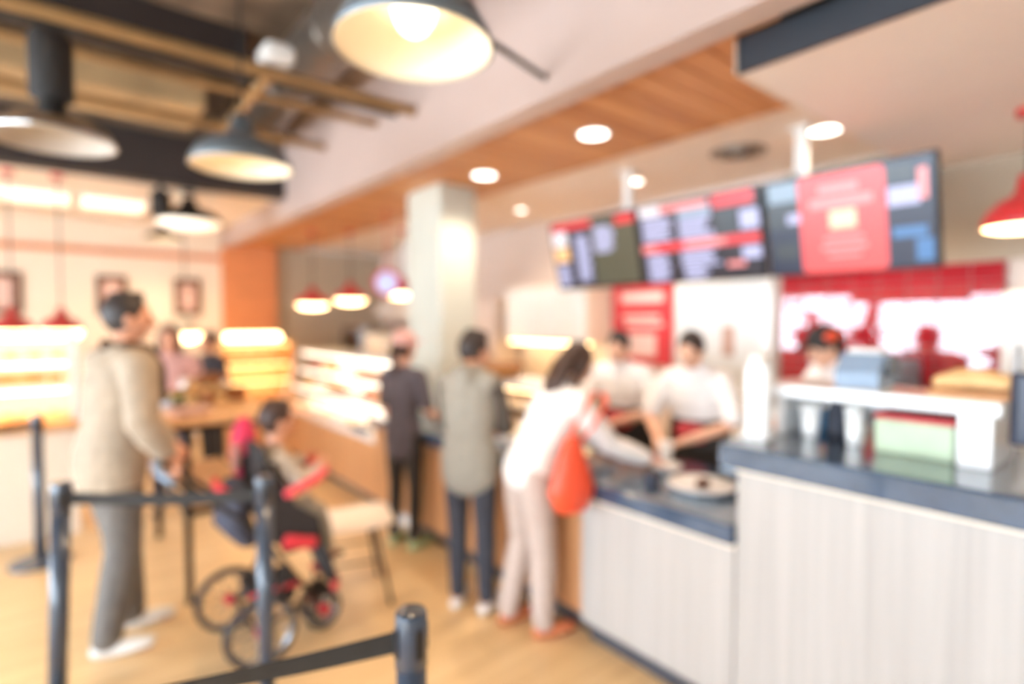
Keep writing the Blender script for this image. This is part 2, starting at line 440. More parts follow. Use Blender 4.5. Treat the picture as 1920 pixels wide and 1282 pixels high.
tag(MB().tube([(0.98, 3.42, 3.05), (1.12, 5.6, 3.22)], 0.035, ref=(1, 0, 0)).build('branch_pipe', 'pipe_tan', smooth=True), 'thick tan branch pipe crossing the other ceiling pipes', 'pipe')
tag(bx(0.90, 3.20, 3.05, 1.06, 3.40, 3.15, bev=0.02).build('junction_box', 'white_matte'), 'white junction box fixed to the tan ceiling pipe', 'box')

def pendant(name, label, loc, rim, h, shade_m, inner_m, power, ceil_z, bulb=True, bulb_m='bulb_warm', housing=None, group=None, color=WARM, bulb_r=0.045, drop=0.02, cordm='lamp_black'):
    """dome pendant; loc is the centre of the rim"""
    t = thing(name, label, 'lamp', loc, 0, group)
    r = rim / 2
    out = [(r, 0), (r * 0.97, h * 0.12), (r * 0.86, h * 0.32), (r * 0.62, h * 0.50), (r * 0.36, h * 0.60), (r * 0.24, h * 0.72), (r * 0.20, h), (0.012, h)]
    inn = [(0.012, h - 0.006), (r * 0.17, h - 0.006), (r * 0.20, h * 0.70), (r * 0.33, h * 0.56), (r * 0.60, h * 0.46), (r * 0.83, h * 0.28), (r * 0.94, h * 0.10), (r * 0.985, 0)]
    MB().lathe(out + inn, n=36, closed=True).build('shade', shade_m, t, True)
    MB().lathe([(a * 0.992, b - 0.0015) for a, b in inn] + [(a * 0.985, b - 0.003) for a, b in inn[::-1]], n=36, closed=True).build('shade_lining', inner_m, t, True)
    if housing:
        MB().lathe([(0.03, h * .9), (housing, h), (housing, h + 0.26), (housing * .8, h + 0.3), (0.03, h + 0.3)], n=24).build('housing', 'lamp_black', t, True)
    if bulb:
        MB().ball((0, 0, h * 0.50), (bulb_r, bulb_r, bulb_r * 1.35)).build('bulb', bulb_m, t, True)
    top = ceil_z - loc[2]
    MB().tube([(0, 0, h - 0.01), (0, 0, top - 0.02)], 0.006, n=8).build('cord', cordm, t, True)
    MB().lathe([(0.05, top - 0.03), (0.05, top), (0.01, top)], n=16).build('ceiling_rose', shade_m, t)
    if power: lamp('SPOT', name + '_light', (0, 0, h * 0.44 - bulb_r * 1.5), power, color, t, 0.05, R(150))
    return t
pendant('pendant_lamp', 'biggest pendant lamp, lit, with wide cream-lined dome near the top edge', (0.88, 1.56, 2.47), 0.50, 0.26, 'lamp_grey', 'lamp_inner', 42, 3.9, bulb_m='bulb_hot', bulb_r=0.07)
pendant('pendant_lamp', 'grey dome pendant lamp in front of the dark bulkhead', (0.76, 3.16, 2.42), 0.50, 0.26, 'lamp_grey', 'lamp_inner', 34, 3.9, bulb_r=0.04)
pendant('pendant_lamp', 'chrome pendant lamp under a black cylinder housing', (0.0, 3.40, 2.46), 0.50, 0.20, 'chrome', 'lamp_inner_off', 0, 3.9, bulb=False, housing=0.085)
t = pendant('pendant_lamp', 'pendant lamp with bright white underside beyond the dark bulkhead', (1.04, 6.40, 2.61), 0.60, 0.24, 'lamp_black', 'lamp_inner', 95, 2.92)
MB().lathe([(0.05, -0.07), (0.18, -0.06), (0.27, -0.02), (0.285, 0.0), (0.27, 0.006), (0.05, 0.006)], n=28).build('diffuser', 'troffer', t, True)
pendant('pendant_lamp', 'unlit grey pendant lamp cut off by the top edge', (0.62, 1.98, 2.93), 0.50, 0.22, 'lamp_grey', 'lamp_inner_off', 0, 3.9, bulb=False)
pendant('pendant_lamp', 'small black pendant lamp close to the pictures wall', (1.02, 8.0, 2.62), 0.42, 0.16, 'lamp_black', 'lamp_inner', 60, 2.92)
sp = thing('ceiling_spotlight', 'black cylinder spotlight below the dark bulkhead', 'lamp', (0.76, 6.08, 2.60))
MB().lathe([(0.075, 0), (0.085, 0.02), (0.085, 0.2), (0.04, 0.24), (0.015, 0.24)], n=20).build('housing', 'lamp_black', sp, True)
MB().tube([(0, 0.02, 0.23), (0, 0.02, 0.3)], 0.02, n=10).build('bracket', 'lamp_black', sp)
# red pendants over the serving side and the bakery tables
for i, (lx, ly, lz, w_, lab) in enumerate([
    (2.48, 7.0, 1.83, 0.42, 'small red pendant lamp farthest from the white column'),
    (2.85, 6.7, 1.89, 0.42, 'small red pendant lamp in the middle of the three beside the column'),
    (3.30, 6.2, 1.96, 0.42, 'small red pendant lamp touching the edge of the white column'),
    ]):
    t = pendant('red_pendant', lab, (lx, ly, lz), w_, 0.22, 'red_enamel', 'lamp_inner', 16, 2.742, bulb_r=0.05, group='red pendants over the pastry counter')
    MB().lathe([(0.05, -0.06), (0.13, -0.05), (0.18, -0.02), (0.2, 0.0), (0.19, 0.006), (0.05, 0.006)], n=28).build('diffuser', 'led_warm', t, True)
for lx, ly, lz, lab in [(-0.315, 6.5, 1.54, 'red pendant lamp at the far left over the bakery shelves'), (0.02, 6.45, 1.54, 'red pendant lamp behind the man in the pale jacket'), (1.04, 6.75, 1.49, 'cream glowing pendant lamp above the bread table')]:
    t = pendant('red_pendant' if lx < 0.5 else 'pendant_lamp', lab, (lx, ly, lz), 0.32, 0.20, 'red_enamel' if lx < 0.5 else 'lamp_inner', 'lamp_inner', 18, 2.92, bulb_r=0.05)
    MB().lathe([(0.04, -0.10), (0.10, -0.085), (0.14, -0.045), (0.152, 0.0), (0.145, 0.006), (0.04, 0.006)], n=28).build('diffuser', 'led_warm', t, True)
t = pendant('red_pendant', 'red pendant lamp cut off by the right edge beside the menu screens', (3.50, 0.50, 2.06), 0.34, 0.24, 'red_enamel', 'lamp_inner', 30, 2.60, bulb_r=0.05)
MB().lathe([(0.03, -0.02), (0.12, -0.016), (0.155, -0.004), (0.155, 0.003), (0.03, 0.004)], n=28).build('diffuser', 'led_warm', t, True)
pendant('red_pendant', 'red pendant lamp whose rim just peeks in at the upper right edge', (2.32, 0.10, 2.36), 0.30, 0.16, 'red_enamel', 'lamp_inner', 12, 2.60, bulb_r=0.04)

def downlight(label, x, y_, z, power=64, col=NEUT, r=0.085):
    t = thing('downlight', label, 'light', (x, y_, z), 0, 'recessed ceiling downlights')
    MB().lathe([(r, -0.006), (r * 1.2, -0.006), (r * 1.2, 0.0), (r, 0.0)], n=28, closed=True).build('rim', 'white_gloss', t, True)
    MB().lathe([(r * 0.3, -0.005), (r, -0.004), (r, 0.0)], n=28).build('lens', 'downlight', t, True)
    lamp('SPOT', 'downlight_beam', (0, 0, -0.02), power, col, t, 0.06, R(130))
ZW, ZC = 2.742, 2.77
downlight('recessed downlight in the timber soffit nearest the camera', 2.51, 2.30, ZW)
downlight('recessed downlight in the timber soffit beside the white column', 2.56, 3.47, ZW)
downlight('recessed downlight in the cream ceiling above the red poster screen', 3.60, 1.43, ZC)
downlight('recessed downlight in the cream ceiling over the middle menu screen', 3.70, 2.93, ZC, r=0.06)
downlight('faint recessed downlight in the cream ceiling past the menu screens', 3.73, 4.42, ZC, 36, r=0.05)
vt = thing('ceiling_vent', 'round ceiling vent in the cream ceiling between two downlights', 'vent', (3.60, 1.98, ZC))
for k in range(3):
    MB().lathe([(0.06 + k * 0.05, -0.012 - 0.012 * (2 - k)), (0.085 + k * 0.05, -0.004), (0.08 + k * 0.05, -0.002), (0.055 + k * 0.05, -0.010 - 0.012 * (2 - k))], n=28, closed=True).build('vent_ring', 'duct_metal', vt, True)
MB().lathe([(0.02, -0.04), (0.04, -0.036), (0.04, -0.03), (0.02, 0)], n=20).build('vent_core', 'bulkhead_dark', vt, True)
# troffers in the rear ceiling
for lx, lab in [(-0.16, 'bright ceiling light panel at the far left of the rear ceiling'), (0.50, 'bright ceiling light panel beside the black spotlight')]:
    t = thing('light_panel', lab, 'light', (lx, 7.55, 2.92), 0, 'rear ceiling light panels')
    MB().box(-0.28, -0.26, -0.05, 0.28, 0.26, -0.012, bev=0.02).build('diffuser', 'troffer', t)
    MB().box(-0.31, -0.29, -0.014, 0.31, 0.29, 0, bev=0.004).build('frame', 'white_gloss', t)

# ================================================================== COUNTERS
CX = 2.0
hc = thing('high_counter', 'tall counter with pale vertical-grain front under a dark slab', 'counter', (CX, 0, 0))
bx(0.0, -3.4, 0.12, 0.06, 1.085, 1.06, bev=0.004).build('front_panel', 'counter_pale', hc)
bx(0.06, -3.4, 0.12, 0.72, 1.08, 1.06).build('body', 'white_matte', hc)
bx(0.07, -3.4, 0.0, 0.70, 1.085, 0.12).build('kick_board', 'kick_steel', hc)
bx(-0.005, -3.4, 1.045, 0.055, 1.09, 1.06).build('painted_glow_line', 'cream_paint', hc)  # cream colour stands for the glow line along the panel top
tag(bx(CX - 0.03, -3.4, 1.06, CX + 0.76, 1.15, 1.15, bev=0.008).build('counter_slab', 'slate_top'), 'raised dark slate slab on the tall counter', 'worktop')
lc = thing('low_counter', 'low counter with pale vertical-grain front beside the tall counter', 'counter', (CX, 0, 0))
bx(0.0, 1.09, 0.12, 0.06, 1.90, 0.755, bev=0.004).build('front_panel', 'counter_pale', lc)
bx(0.06, 1.09, 0.12, 0.70, 1.90, 0.755).build('body', 'white_matte', lc)
bx(0.07, 1.09, 0.0, 0.68, 1.90, 0.12).build('kick_board', 'kick_steel', lc)
bx(-0.005, 1.09, 0.74, 0.055, 1.90, 0.755).build('painted_glow_line', 'cream_paint', lc)  # lit stripe put into the colour here too, under the low slab
bc = thing('timber_counter', 'brown timber-fronted counter where the customers queue', 'counter', (CX, 0, 0))
for k in range(4):
    bx(0.04, 1.905 + k * 0.48, 0.12, 0.09, 2.38 + k * 0.48, 0.755, bev=0.004).build('front_panel', 'counter_brown', bc)
bx(0.09, 1.905, 0.12, 0.70, 3.82, 0.755).build('body', 'white_matte', bc)
bx(0.11, 1.905, 0.0, 0.68, 3.82, 0.12).build('kick_board', 'kick_steel', bc)
tag(bx(CX - 0.02, 1.092, 0.755, CX + 0.72, 3.83, 0.835, bev=0.006).build('counter_slab', 'slate_top'), 'dark slate slab on the low counter in front of the staff', 'worktop')

be = thing('timber_counter', 'short timber counter end wrapping the foot of the white column', 'counter', (CX, 3.835, 0))
bx(0.04, 0, 0.12, 0.09, 0.50, 0.755, bev=0.004).build('front_panel', 'counter_brown', be)
bx(0.09, 0, 0.0, 0.385, 0.50, 0.755).build('body', 'white_matte', be)
bx(-0.02, 0, 0.755, 0.385, 0.50, 0.835, bev=0.006).build('top', 'slate_top', be)
# ---- things on the low counter
def plate(label, loc, r, m='white_gloss', rz=0.0, name='plate'):
    t = thing(name, label, 'plate', loc, rz)
    MB().lathe([(r * 0.55, 0), (r * 0.6, 0.006), (r, 0.028), (r * 1.0, 0.034), (r * 0.62, 0.012), (r * 0.1, 0.010)], n=32).build('dish', m, t, True)
    return t
p = plate('large white plate with a brown pastry on the low counter', (2.30, 1.42, 0.835), 0.155)
MB().ball((0.01, 0.0, 0.03), (0.05, 0.028, 0.022)).build('pastry', 'choc', p, True)
plate('small white saucer on the low counter beside the large plate', (2.45, 1.72, 0.835), 0.08)
t = thing('card_terminal', 'black card terminal on the low counter by the tall slab', 'card terminal', (2.52, 1.36, 0.835), R(20))
MB().prism([(-0.09, 0), (0.09, 0), (0.09, 0.07), (-0.09, 0.025)], -0.045, 0.045, 'x').build('body', 'black_plastic', t)
MB().prism([(0.01, 0.052), (0.08, 0.069), (0.08, 0.072), (0.01, 0.055)], -0.034, 0.034, 'x').build('display', 'px_sky', t)
for a_ in range(3):
    for b_ in range(3): bx(-0.03 + a_ * 0.022, -0.07 + b_ * 0.024, 0.03 + b_ * .006, -0.014 + a_ * 0.022, -0.054 + b_ * 0.024, 0.041 + b_ * .006).build('key', 'steel', t)
def cup(label, loc, h=0.1, r=0.038, m='white_gloss', lid='white_matte', g=None):
    t = thing('paper_cup', label, 'cup', loc, 0, g)
    MB().lathe([(r * 0.72, 0), (r * 0.75, 0.003), (r, h), (r * 0.97, h), (r * 0.7, 0.006)], n=20).build('body', m, t, True)
    MB().lathe([(r * 1.06, h - 0.004), (r * 1.06, h + 0.008), (r * 0.9, h + 0.018), (r * 0.1, h + 0.018)], n=20).build('lid', lid, t, True)
cup('white paper cup in front of the dark-haired staff member', (2.60, 1.83, 0.835))
t = thing('small_box', 'tiny dark purple box beside the customer hands', 'box', (2.22, 1.64, 0.835), R(15))
bx(-0.035, -0.03, 0, 0.035, 0.03, 0.045, bev=0.004).build('body', 'navy_cloth', t)
bx(-0.037, -0.032, 0.045, 0.037, 0.032, 0.055, bev=0.003).build('lid', 'black_plastic', t)
# pastry case on the timber counter
t = thing('counter_pastry_case', 'white-framed countertop pastry case behind the man in the hoodie', 'display case', (2.40, 3.0, 0.835))
bx(-0.20, -0.55, 0, 0.20, 0.55, 0.05, bev=0.005).build('base', 'white_gloss', t)
bx(-0.20, -0.55, 0.36, 0.20, 0.55, 0.39, bev=0.005).build('top', 'white_gloss', t)
for sx in (-0.19, 0.175):
    for sy in (-0.545, 0.53): bx(sx, sy, 0.05, sx + 0.015, sy + 0.015, 0.36).build('corner_post', 'white_gloss', t)
bx(-0.18, -0.53, 0.20, 0.18, 0.53, 0.208).build('shelf', 'case_glass', t)
g = MB(); g.add([(-0.198, -0.53, 0.05), (-0.198, 0.53, 0.05), (-0.198, 0.53, 0.36), (-0.198, -0.53, 0.36)], [(0, 1, 2, 3)]); g.build('front_pane', 'case_glass', t)
bx(-0.15, -0.5, 0.345, -0.13, 0.5, 0.358).build('light_strip', 'led_warm', t)
bun = MB().ball((0, 0, 0.022), (0.045, 0.038, 0.026), n=12, m=7).mesh('bun', 'bread', True)
bun2 = MB().ball((0, 0, 0.024), (0.04, 0.04, 0.028), n=12, m=7).mesh('bun', 'bread_pale', True)
tart = MB().lathe([(0.03, 0), (0.042, 0.025), (0.038, 0.025), (0.035, 0.02), (0.02, 0.028)], n=14).mesh('tart', 'berry', True)
cake = MB().lathe([(0.05, 0), (0.052, 0.045), (0.045, 0.05), (0.015, 0.052)], n=16).mesh('cake', 'icing', True)
loafm = MB().tube([(-0.07, 0, 0.035), (-0.03, 0, 0.04), (0.03, 0, 0.04), (0.07, 0, 0.035)], [0.03, 0.038, 0.038, 0.03], ref=(0, 1, 0), n=12).mesh('loaf', 'bread_dark', True)
ORD = 'first second third fourth fifth sixth seventh eighth ninth tenth eleventh twelfth thirteenth fourteenth'.split()
def tagged(name, me, label, cat, loc, rz, group):
    o = inst(name, me, None, loc, (0, 0, rz)); return tag(o, label, cat, group)
G1 = 'pastries in the countertop case'
for k in range(6):
    tagged('bun', bun, 'brown bun, %s along the floor of the countertop pastry case' % ORD[k], 'pastry', (2.36, 2.56 + k * 0.17, 0.886), k * 1.1, G1)
for k in range(6):
    tagged('cream_cake', cake, 'white iced cake, %s along the shelf of the countertop pastry case' % ORD[k], 'cake', (2.38, 2.58 + k * 0.17, 1.045), k, G1)
t = thing('bread_basket', 'brown wicker basket of bread on top of the countertop pastry case', 'basket', (2.38, 3.05, 1.225))
MB().lathe([(0.10, 0), (0.13, 0.01), (0.165, 0.07), (0.17, 0.085), (0.155, 0.08), (0.12, 0.015), (0.05, 0.012)], n=26).build('bowl', 'wicker', t, True)
MB().lathe([(0.160, 0.078), (0.178, 0.082), (0.178, 0.094), (0.160, 0.094)], n=26, closed=True).build('rim', 'wicker', t, True)
for k in range(5):
    a = k * 1.26; tagged('bread_roll', loafm, 'bread roll heaped in the wicker basket on the pastry case', 'bread', (2.38 + 0.07 * math.cos(a), 3.05 + 0.07 * math.sin(a), 1.25), a, 'rolls in the wicker basket')

# ---- things on the high counter
SX = 2.40
t = thing('raised_shelf', 'white raised shelf standing on the tall counter slab', 'shelf', (SX, 0, 1.15))
bx(-0.16, 0.36, 0.17, 0.16, 1.14, 0.215, bev=0.006).build('shelf_board', 'white_gloss', t)
bx(-0.16, 0.38, 0, 0.16, 0.47, 0.17, bev=0.004).build('side_panel', 'white_gloss', t)
bx(-0.10, 1.05, 0, 0.16, 1.08, 0.17, bev=0.004).build('side_panel', 'white_gloss', t)
bx(0.14, 0.47, 0.11, 0.155, 1.05, 0.17).build('back_rail', 'white_gloss', t)
t = thing('carton', 'pale green carton under the white raised shelf', 'carton', (2.36, 0.60, 1.15))
bx(-0.08, -0.115, 0, 0.08, 0.115, 0.12, bev=0.004).build('body', 'green_box', t)
bx(-0.083, -0.118, 0.12, 0.083, 0.118, 0.14, bev=0.004).build('lid', 'apron_red', t)
cup('white paper cup under the raised shelf next to the green carton', (2.34, 0.80, 1.15), 0.13, 0.035)
cup('white paper cup under the raised shelf nearest the upright dispenser', (2.36, 0.97, 1.15), 0.12, 0.04)
t = thing('jug', 'dark jug between the two cups under the raised shelf', 'jug', (2.42, 0.89, 1.15))
MB().lathe([(0.035, 0), (0.04, 0.02), (0.042, 0.10), (0.03, 0.135), (0.034, 0.155), (0.028, 0.155), (0.01, 0.145)], n=20).build('body', 'jeans_dark', t, True)
MB().tube([(0, -0.03, 0.15), (0, -0.07, 0.13), (0, -0.07, 0.06), (0, -0.04, 0.03)], 0.007, n=8).build('handle', 'jeans_dark', t, True)
t = thing('cup_dispenser', 'white upright dispenser on the end of the tall counter slab', 'dispenser', (2.17, 1.09, 1.15))
bx(-0.035, -0.045, 0, 0.035, 0.045, 0.30, bev=0.01).build('body', 'white_gloss', t)
bx(-0.05, -0.055, 0, 0.05, 0.055, 0.02, bev=0.006).build('base', 'white_gloss', t)
bx(-0.038, -0.03, 0.30, 0.038, 0.03, 0.335, bev=0.008).build('cap', 'white_matte', t)
t = thing('serving_tray', 'blue tray behind the white upright dispenser', 'tray', (2.66, 1.00, 1.15))
bx(-0.09, -0.09, 0, 0.09, 0.09, 0.02, bev=0.004).build('base', 'blue_bright', t)
for a_, b_, c_, d_ in ((-.09, -.09, .09, -.08), (-.09, .08, .09, .09), (-.09, -.08, -.08, .08), (.08, -.08, .09, .08)): bx(a_, b_, .02, c_, d_, .07).build('rim', 'blue_bright', t)
t = thing('ticket_printer', 'blue-grey ticket printer on the white raised shelf', 'printer', (2.42, 0.80, 1.365))
MB().prism([(-0.08, 0), (0.08, 0), (0.08, 0.13), (-0.02, 0.13), (-0.08, 0.06)], -0.075, 0.075, 'y').build('body', 'blue_grey', t)
bx(-0.01, -0.06, 0.13, 0.06, 0.06, 0.15, bev=0.006).build('lid', 'white_matte', t)
bx(-0.03, -0.075, 0.05, 0.075, -0.095, 0.12).build('side_cover', 'black_plastic', t)
t = thing('serving_board', 'wooden board with flat loaves on the white raised shelf', 'board', (2.44, 0.46, 1.365))
bx(-0.10, -0.14, 0, 0.10, 0.12, 0.015, bev=0.004).build('board', 'table_wood', t)
MB().tube([(0, -0.10, 0.045), (0, -0.03, 0.055), (0, 0.05, 0.055), (0, 0.10, 0.04)], [(0.06, 0.025), (0.075, 0.036), (0.075, 0.036), (0.05, 0.025)], ref=(1, 0, 0), n=16).build('flat_loaf', 'bread_pale', t, True)
t = thing('till_display', 'black till display at the right edge on the tall counter', 'till', (2.36, 0.20, 1.15), R(15))
bx(-0.10, -0.10, 0, 0.10, 0.10, 0.03, bev=0.006).build('base', 'black_plastic', t)
bx(0.0, -0.02, 0.03, 0.04, 0.02, 0.15).build('stand', 'black_plastic', t)
bx(-0.02, -0.16, 0.08, 0.01, 0.16, 0.31, bev=0.006).build('housing', 'navy_cloth', t)
bx(-0.026, -0.145, 0.095, -0.02, 0.145, 0.295).build('display', 'px_navy', t)
# back bar behind the staff
t = thing('back_bar', 'steel work bench along the red tiled wall', 'bench', (4.1, 0.9, 0))
bx(-0.25, -1.6, 0.86, 0.26, 1.15, 0.9, bev=0.004).build('top', 'steel', t)
bx(-0.22, -1.6, 0.1, 0.26, 1.13, 0.86).build('cabinet', 'white_gloss', t)
for k in range(3): bx(-0.235, -1.5 + k * 0.88, 0.14, -0.22, -0.66 + k * 0.88, 0.84, bev=0.003).build('door', 'steel', t)
t = thing('tall_fridge', 'tall white fridge at the right edge beside the red tiles', 'fridge', (4.05, 0.26, 0.9))
bx(-0.3, -0.42, 0.0, 0.3, 0.36, 0.87, bev=0.01).build('body', 'white_gloss', t)
bx(-0.33, -0.40, 0.03, -0.3, 0.34, 0.85, bev=0.008).build('door', 'white_gloss', t)
MB().tube([(-0.36, 0.28, 0.2), (-0.36, 0.28, 0.6)], 0.012, n=8).build('handle', 'steel', t, True)
t = thing('coffee_machine', 'grey and steel coffee machine on the bench by the tiles', 'coffee machine', (4.08, 1.35, 0.9))
bx(-0.2, -0.26, 0, 0.22, 0.26, 0.08, bev=0.01).build('drip_tray', 'steel', t)
bx(0.0, -0.26, 0.08, 0.22, 0.26, 0.34).build('back_body', 'blue_grey', t)
bx(-0.2, -0.26, 0.34, 0.22, 0.26, 0.48, bev=0.015).build('head', 'blue_grey', t)
for k in (-0.12, 0.12):
    h_ = MB().lathe([(0.03, 0.27), (0.036, 0.29), (0.036, 0.34), (0.01, 0.34)], c=(-0.1, k, 0), n=14).build('group_head', 'chrome', t, True)
    MB().tube([(-0.1, k, 0.29), (-0.24, k, 0.28)], 0.012, n=8).build('portafilter_handle', 'black_plastic', h_, True)
bx(-0.12, -0.2, 0.48, 0.2, 0.2, 0.49).build('cup_rail', 'steel', t)
t = thing('bread_tray', 'tray of golden loaves on the bench at the right', 'tray', (3.98, 0.85, 0.9))
bx(-0.14, -0.18, 0, 0.14, 0.18, 0.015).build('tray', 'steel', t)
for k in range(3): MB().tube([(-0.09, -0.1 + k * 0.1, 0.05), (0.09, -0.1 + k * 0.1, 0.05)], [0.035, 0.035], n=12).build('loaf', 'bread', t, True)

# wall items on the serving side
t = thing('wall_poster', 'red wall poster with pale writing beside the white door', 'poster', (XR, 3.38, 1.2))
bx(-0.03, -0.36, 0.0, -0.012, 0.36, 0.80, bev=0.003).build('panel', 'poster_red', t)
for k, (za, zb, ya, yb) in enumerate([(0.60, 0.70, -0.26, 0.24), (0.44, 0.48, -0.22, 0.22), (0.37, 0.41, -0.26, 0.18), (0.08, 0.30, -0.18, 0.22)]):
    MB().box(-0.034, ya, za, -0.03, yb, zb, bev=0.0).build('print_block', 'poster_pale', t)
t = thing('lit_cabinet', 'cream lit wall cabinet to the side of the red poster', 'cabinet', (XR, 4.4, 1.12))
bx(-0.36, -0.62, 0.28, -0.01, 0.66, 0.88, bev=0.008).build('body', 'cream_paint', t)
for k in range(2): bx(-0.375, -0.60 + k * 0.63, 0.30, -0.36, 0.01 + k * 0.63, 0.86, bev=0.004).build('door', 'white_gloss', t)
bx(-0.33, -0.58, 0.255, -0.25, 0.62, 0.28).build('light_strip', 'led_warm', t)
bx(-0.40, -0.66, -0.24, -0.01, 0.70, -0.20).build('shelf', 'steel', t)
bx(-0.06, -0.66, -0.20, -0.01, 0.70, 0.255).build('splashback', 'cream_paint', t)
t = thing('wall_cabinet', 'narrow pale wall cupboard between the lit cabinet and the column', 'cabinet', (XR, 5.6, 0))
bx(-0.4, -0.4, 0, -0.01, 0.4, 1.9, bev=0.006).build('body', 'pink_wall', t)
for k in range(2): bx(-0.415, -0.39 + k * 0.395, 0.05, -0.4, -0.005 + k * 0.395, 1.88, bev=0.004).build('door', 'pink_wall', t)

# ================================================================== MENU SCREENS
def screen(label, yl, yr, blocks, name='menu_screen', zt=2.45, zb=1.89, xt=3.30):
    tilt = math.atan(0.13 / (zt - zb)); h = math.hypot(zt - zb, 0.13); w = yl - yr
    t = thing(name, label, 'screen', (xt + 0.065, (yl + yr) / 2, (zt + zb) / 2), R(-90), 'menu screens')
    t.rotation_euler = (tilt, 0, R(-90))
    bx(-w / 2, 0.0, -h / 2, w / 2, 0.05, h / 2, bev=0.008).build('housing', 'screen_frame', t)
    pnl = bx(-w / 2 + 0.012, -0.003, -h / 2 + 0.012, w / 2 - 0.012, 0.0, h / 2 - 0.012).build('display_panel', 'screen_black', t)
    W, H = w - 0.03, h - 0.03; cnt = {}
    for m, a, b, c, d in blocks:          # fractions: left, top, right, bottom
        lv = cnt.get('n', 0); cnt['n'] = lv + 1
        x0, x1, z1, z0 = -W / 2 + W * a, -W / 2 + W * c, H / 2 - H * b, H / 2 - H * d
        e = 0.0035 + 0.0006 * lv
        if m.startswith('round:'):
            rr = 0.03; pts = []
            for cx_, cz_, a0 in ((x1 - rr, z1 - rr, 0), (x0 + rr, z1 - rr, 90), (x0 + rr, z0 + rr, 180), (x1 - rr, z0 + rr, 270)):
                for q in range(6): pts.append((cx_ + rr * math.cos(R(a0 + q * 18)), cz_ + rr * math.sin(R(a0 + q * 18))))
            MB().prism(pts, -e, -0.003, 'y').build('picture_card', m[6:], pnl)
        elif m.startswith('text:'):
            n = max(2, int((z1 - z0) / 0.022)); mb = MB()
            for q in range(n):
                zz = z1 - (q + 0.2) * (z1 - z0) / n; ln = random.uniform(0.75, 1.0)
                mb.box(x0, -e, zz - 0.72 * (z1 - z0) / n, x0 + (x1 - x0) * ln, -e + 0.0005, zz)
            o = mb.build('text_lines', m[5:], pnl); o['kind'] = 'stuff'
        else:
            bx(x0, -e, z0, x1, -e + 0.0005, z1).build('picture_block', m, pnl)
    # hangers to the ceiling
    return t
screen('menu screen with dark olive picture, first in the row by the column', 3.54, 2.62, [
    ('px_olive', 0.5, 0.02, 1, 0.98), ('px_dark', 0.2, 0.02, 0.5, 0.98), ('px_orange', 0.02, 0.36, 0.2, 0.58), ('px_red', 0.02, 0.0, 0.52, 0.10), ('px_white', 0.02, 0.12, 0.2, 0.34),
    ('text:px_lav', 0.03, 0.62, 0.2, 0.96), ('text:px_lav', 0.30, 0.2, 0.48, 0.9), ('text:px_lav', 0.54, 0.12, 0.78, 0.5), ('px_red', 0.80, 0.02, 1, 0.14)])
screen('middle menu screen with lavender price columns and a red stripe', 2.60, 1.68, [
    ('px_dark', 0.0, 0.0, 1, 1), ('px_white', 0.0, 0.0, 0.2, 0.12), ('px_pink', 0.2, 0.02, 0.62, 0.10), ('px_red', 0.66, 0.0, 0.97, 0.15),
    ('text:px_lav', 0.02, 0.14, 0.30, 0.46), ('px_sky', 0.36, 0.10, 0.64, 0.2), ('text:px_lav', 0.36, 0.20, 0.66, 0.48), ('px_lav', 0.86, 0.22, 1.0, 0.44), ('px_slate', 0.68, 0.18, 0.84, 0.48),
    ('px_red', 0.0, 0.49, 1, 0.60), ('px_pink', 0.0, 0.51, 0.14, 0.58), ('px_pink', 0.40, 0.50, 0.74, 0.58),
    ('text:px_lav', 0.04, 0.62, 0.26, 0.98), ('text:px_lav', 0.36, 0.61, 0.70, 0.82), ('px_dark', 0.68, 0.86, 0.84, 0.98), ('text:px_lav', 0.38, 0.82, 0.60, 0.98), ('px_lav', 0.86, 0.64, 1.0, 0.78), ('px_pink', 0.74, 0.80, 0.88, 0.86)])
screen('large menu screen showing a bright red card, nearest the right edge', 1.66, 0.80, [
    ('px_slate', 0.0, 0.0, 0.24, 0.5), ('px_navy', 0.0, 0.5, 0.24, 1.0), ('px_sky', 0.02, 0.02, 0.22, 0.22), ('px_slate', 0.04, 0.66, 0.20, 0.84), ('px_lav', 0.14, 0.36, 0.24, 0.46),
    ('px_navy', 0.72, 0.0, 1, 1), ('px_lav', 0.76, 0.24, 0.93, 0.42), ('px_blue', 0.78, 0.62, 0.96, 0.72), ('px_blue', 0.90, 0.74, 0.99, 0.95), ('px_pink', 0.92, 0.1, 0.97, 0.38), ('px_slate', 0.74, 0.04, 0.9, 0.2),
    ('round:px_coral', 0.23, 0.01, 0.75, 1.0), ('px_pink', 0.36, 0.12, 0.60, 0.20), ('px_pink', 0.30, 0.25, 0.68, 0.34), ('px_cream', 0.42, 0.38, 0.58, 0.56),
    ('px_pink', 0.38, 0.64, 0.62, 0.68), ('px_pink', 0.36, 0.73, 0.64, 0.77), ('px_pink', 0.40, 0.82, 0.60, 0.85)])
for yy, lab in ((1.50, 'pale hanging pole holding the large menu screen'), (2.80, 'pale hanging pole holding the first menu screens')):
    t = thing('screen_pole', lab, 'pole', (3.455, yy, 2.44))
    bx(-0.02, -0.03, 0, 0.02, 0.03, 0.33).build('tube', 'white_matte', t)
    bx(-0.05, -0.06, 0.315, 0.05, 0.06, 0.33).build('ceiling_plate', 'white_matte', t)
t = thing('screen_rail', 'dark rail behind the row of menu screens', 'rail', (3.455, 2.17, 2.32))
bx(-0.015, -1.3, -0.03, 0.015, 1.3, 0.12, bev=0.004).build('bar', 'screen_frame', t)
for yy in (-0.95, 0, 0.95): bx(-0.06, yy - 0.05, -0.02, -0.015, yy + 0.05, 0.05).build('bracket', 'screen_frame', t)

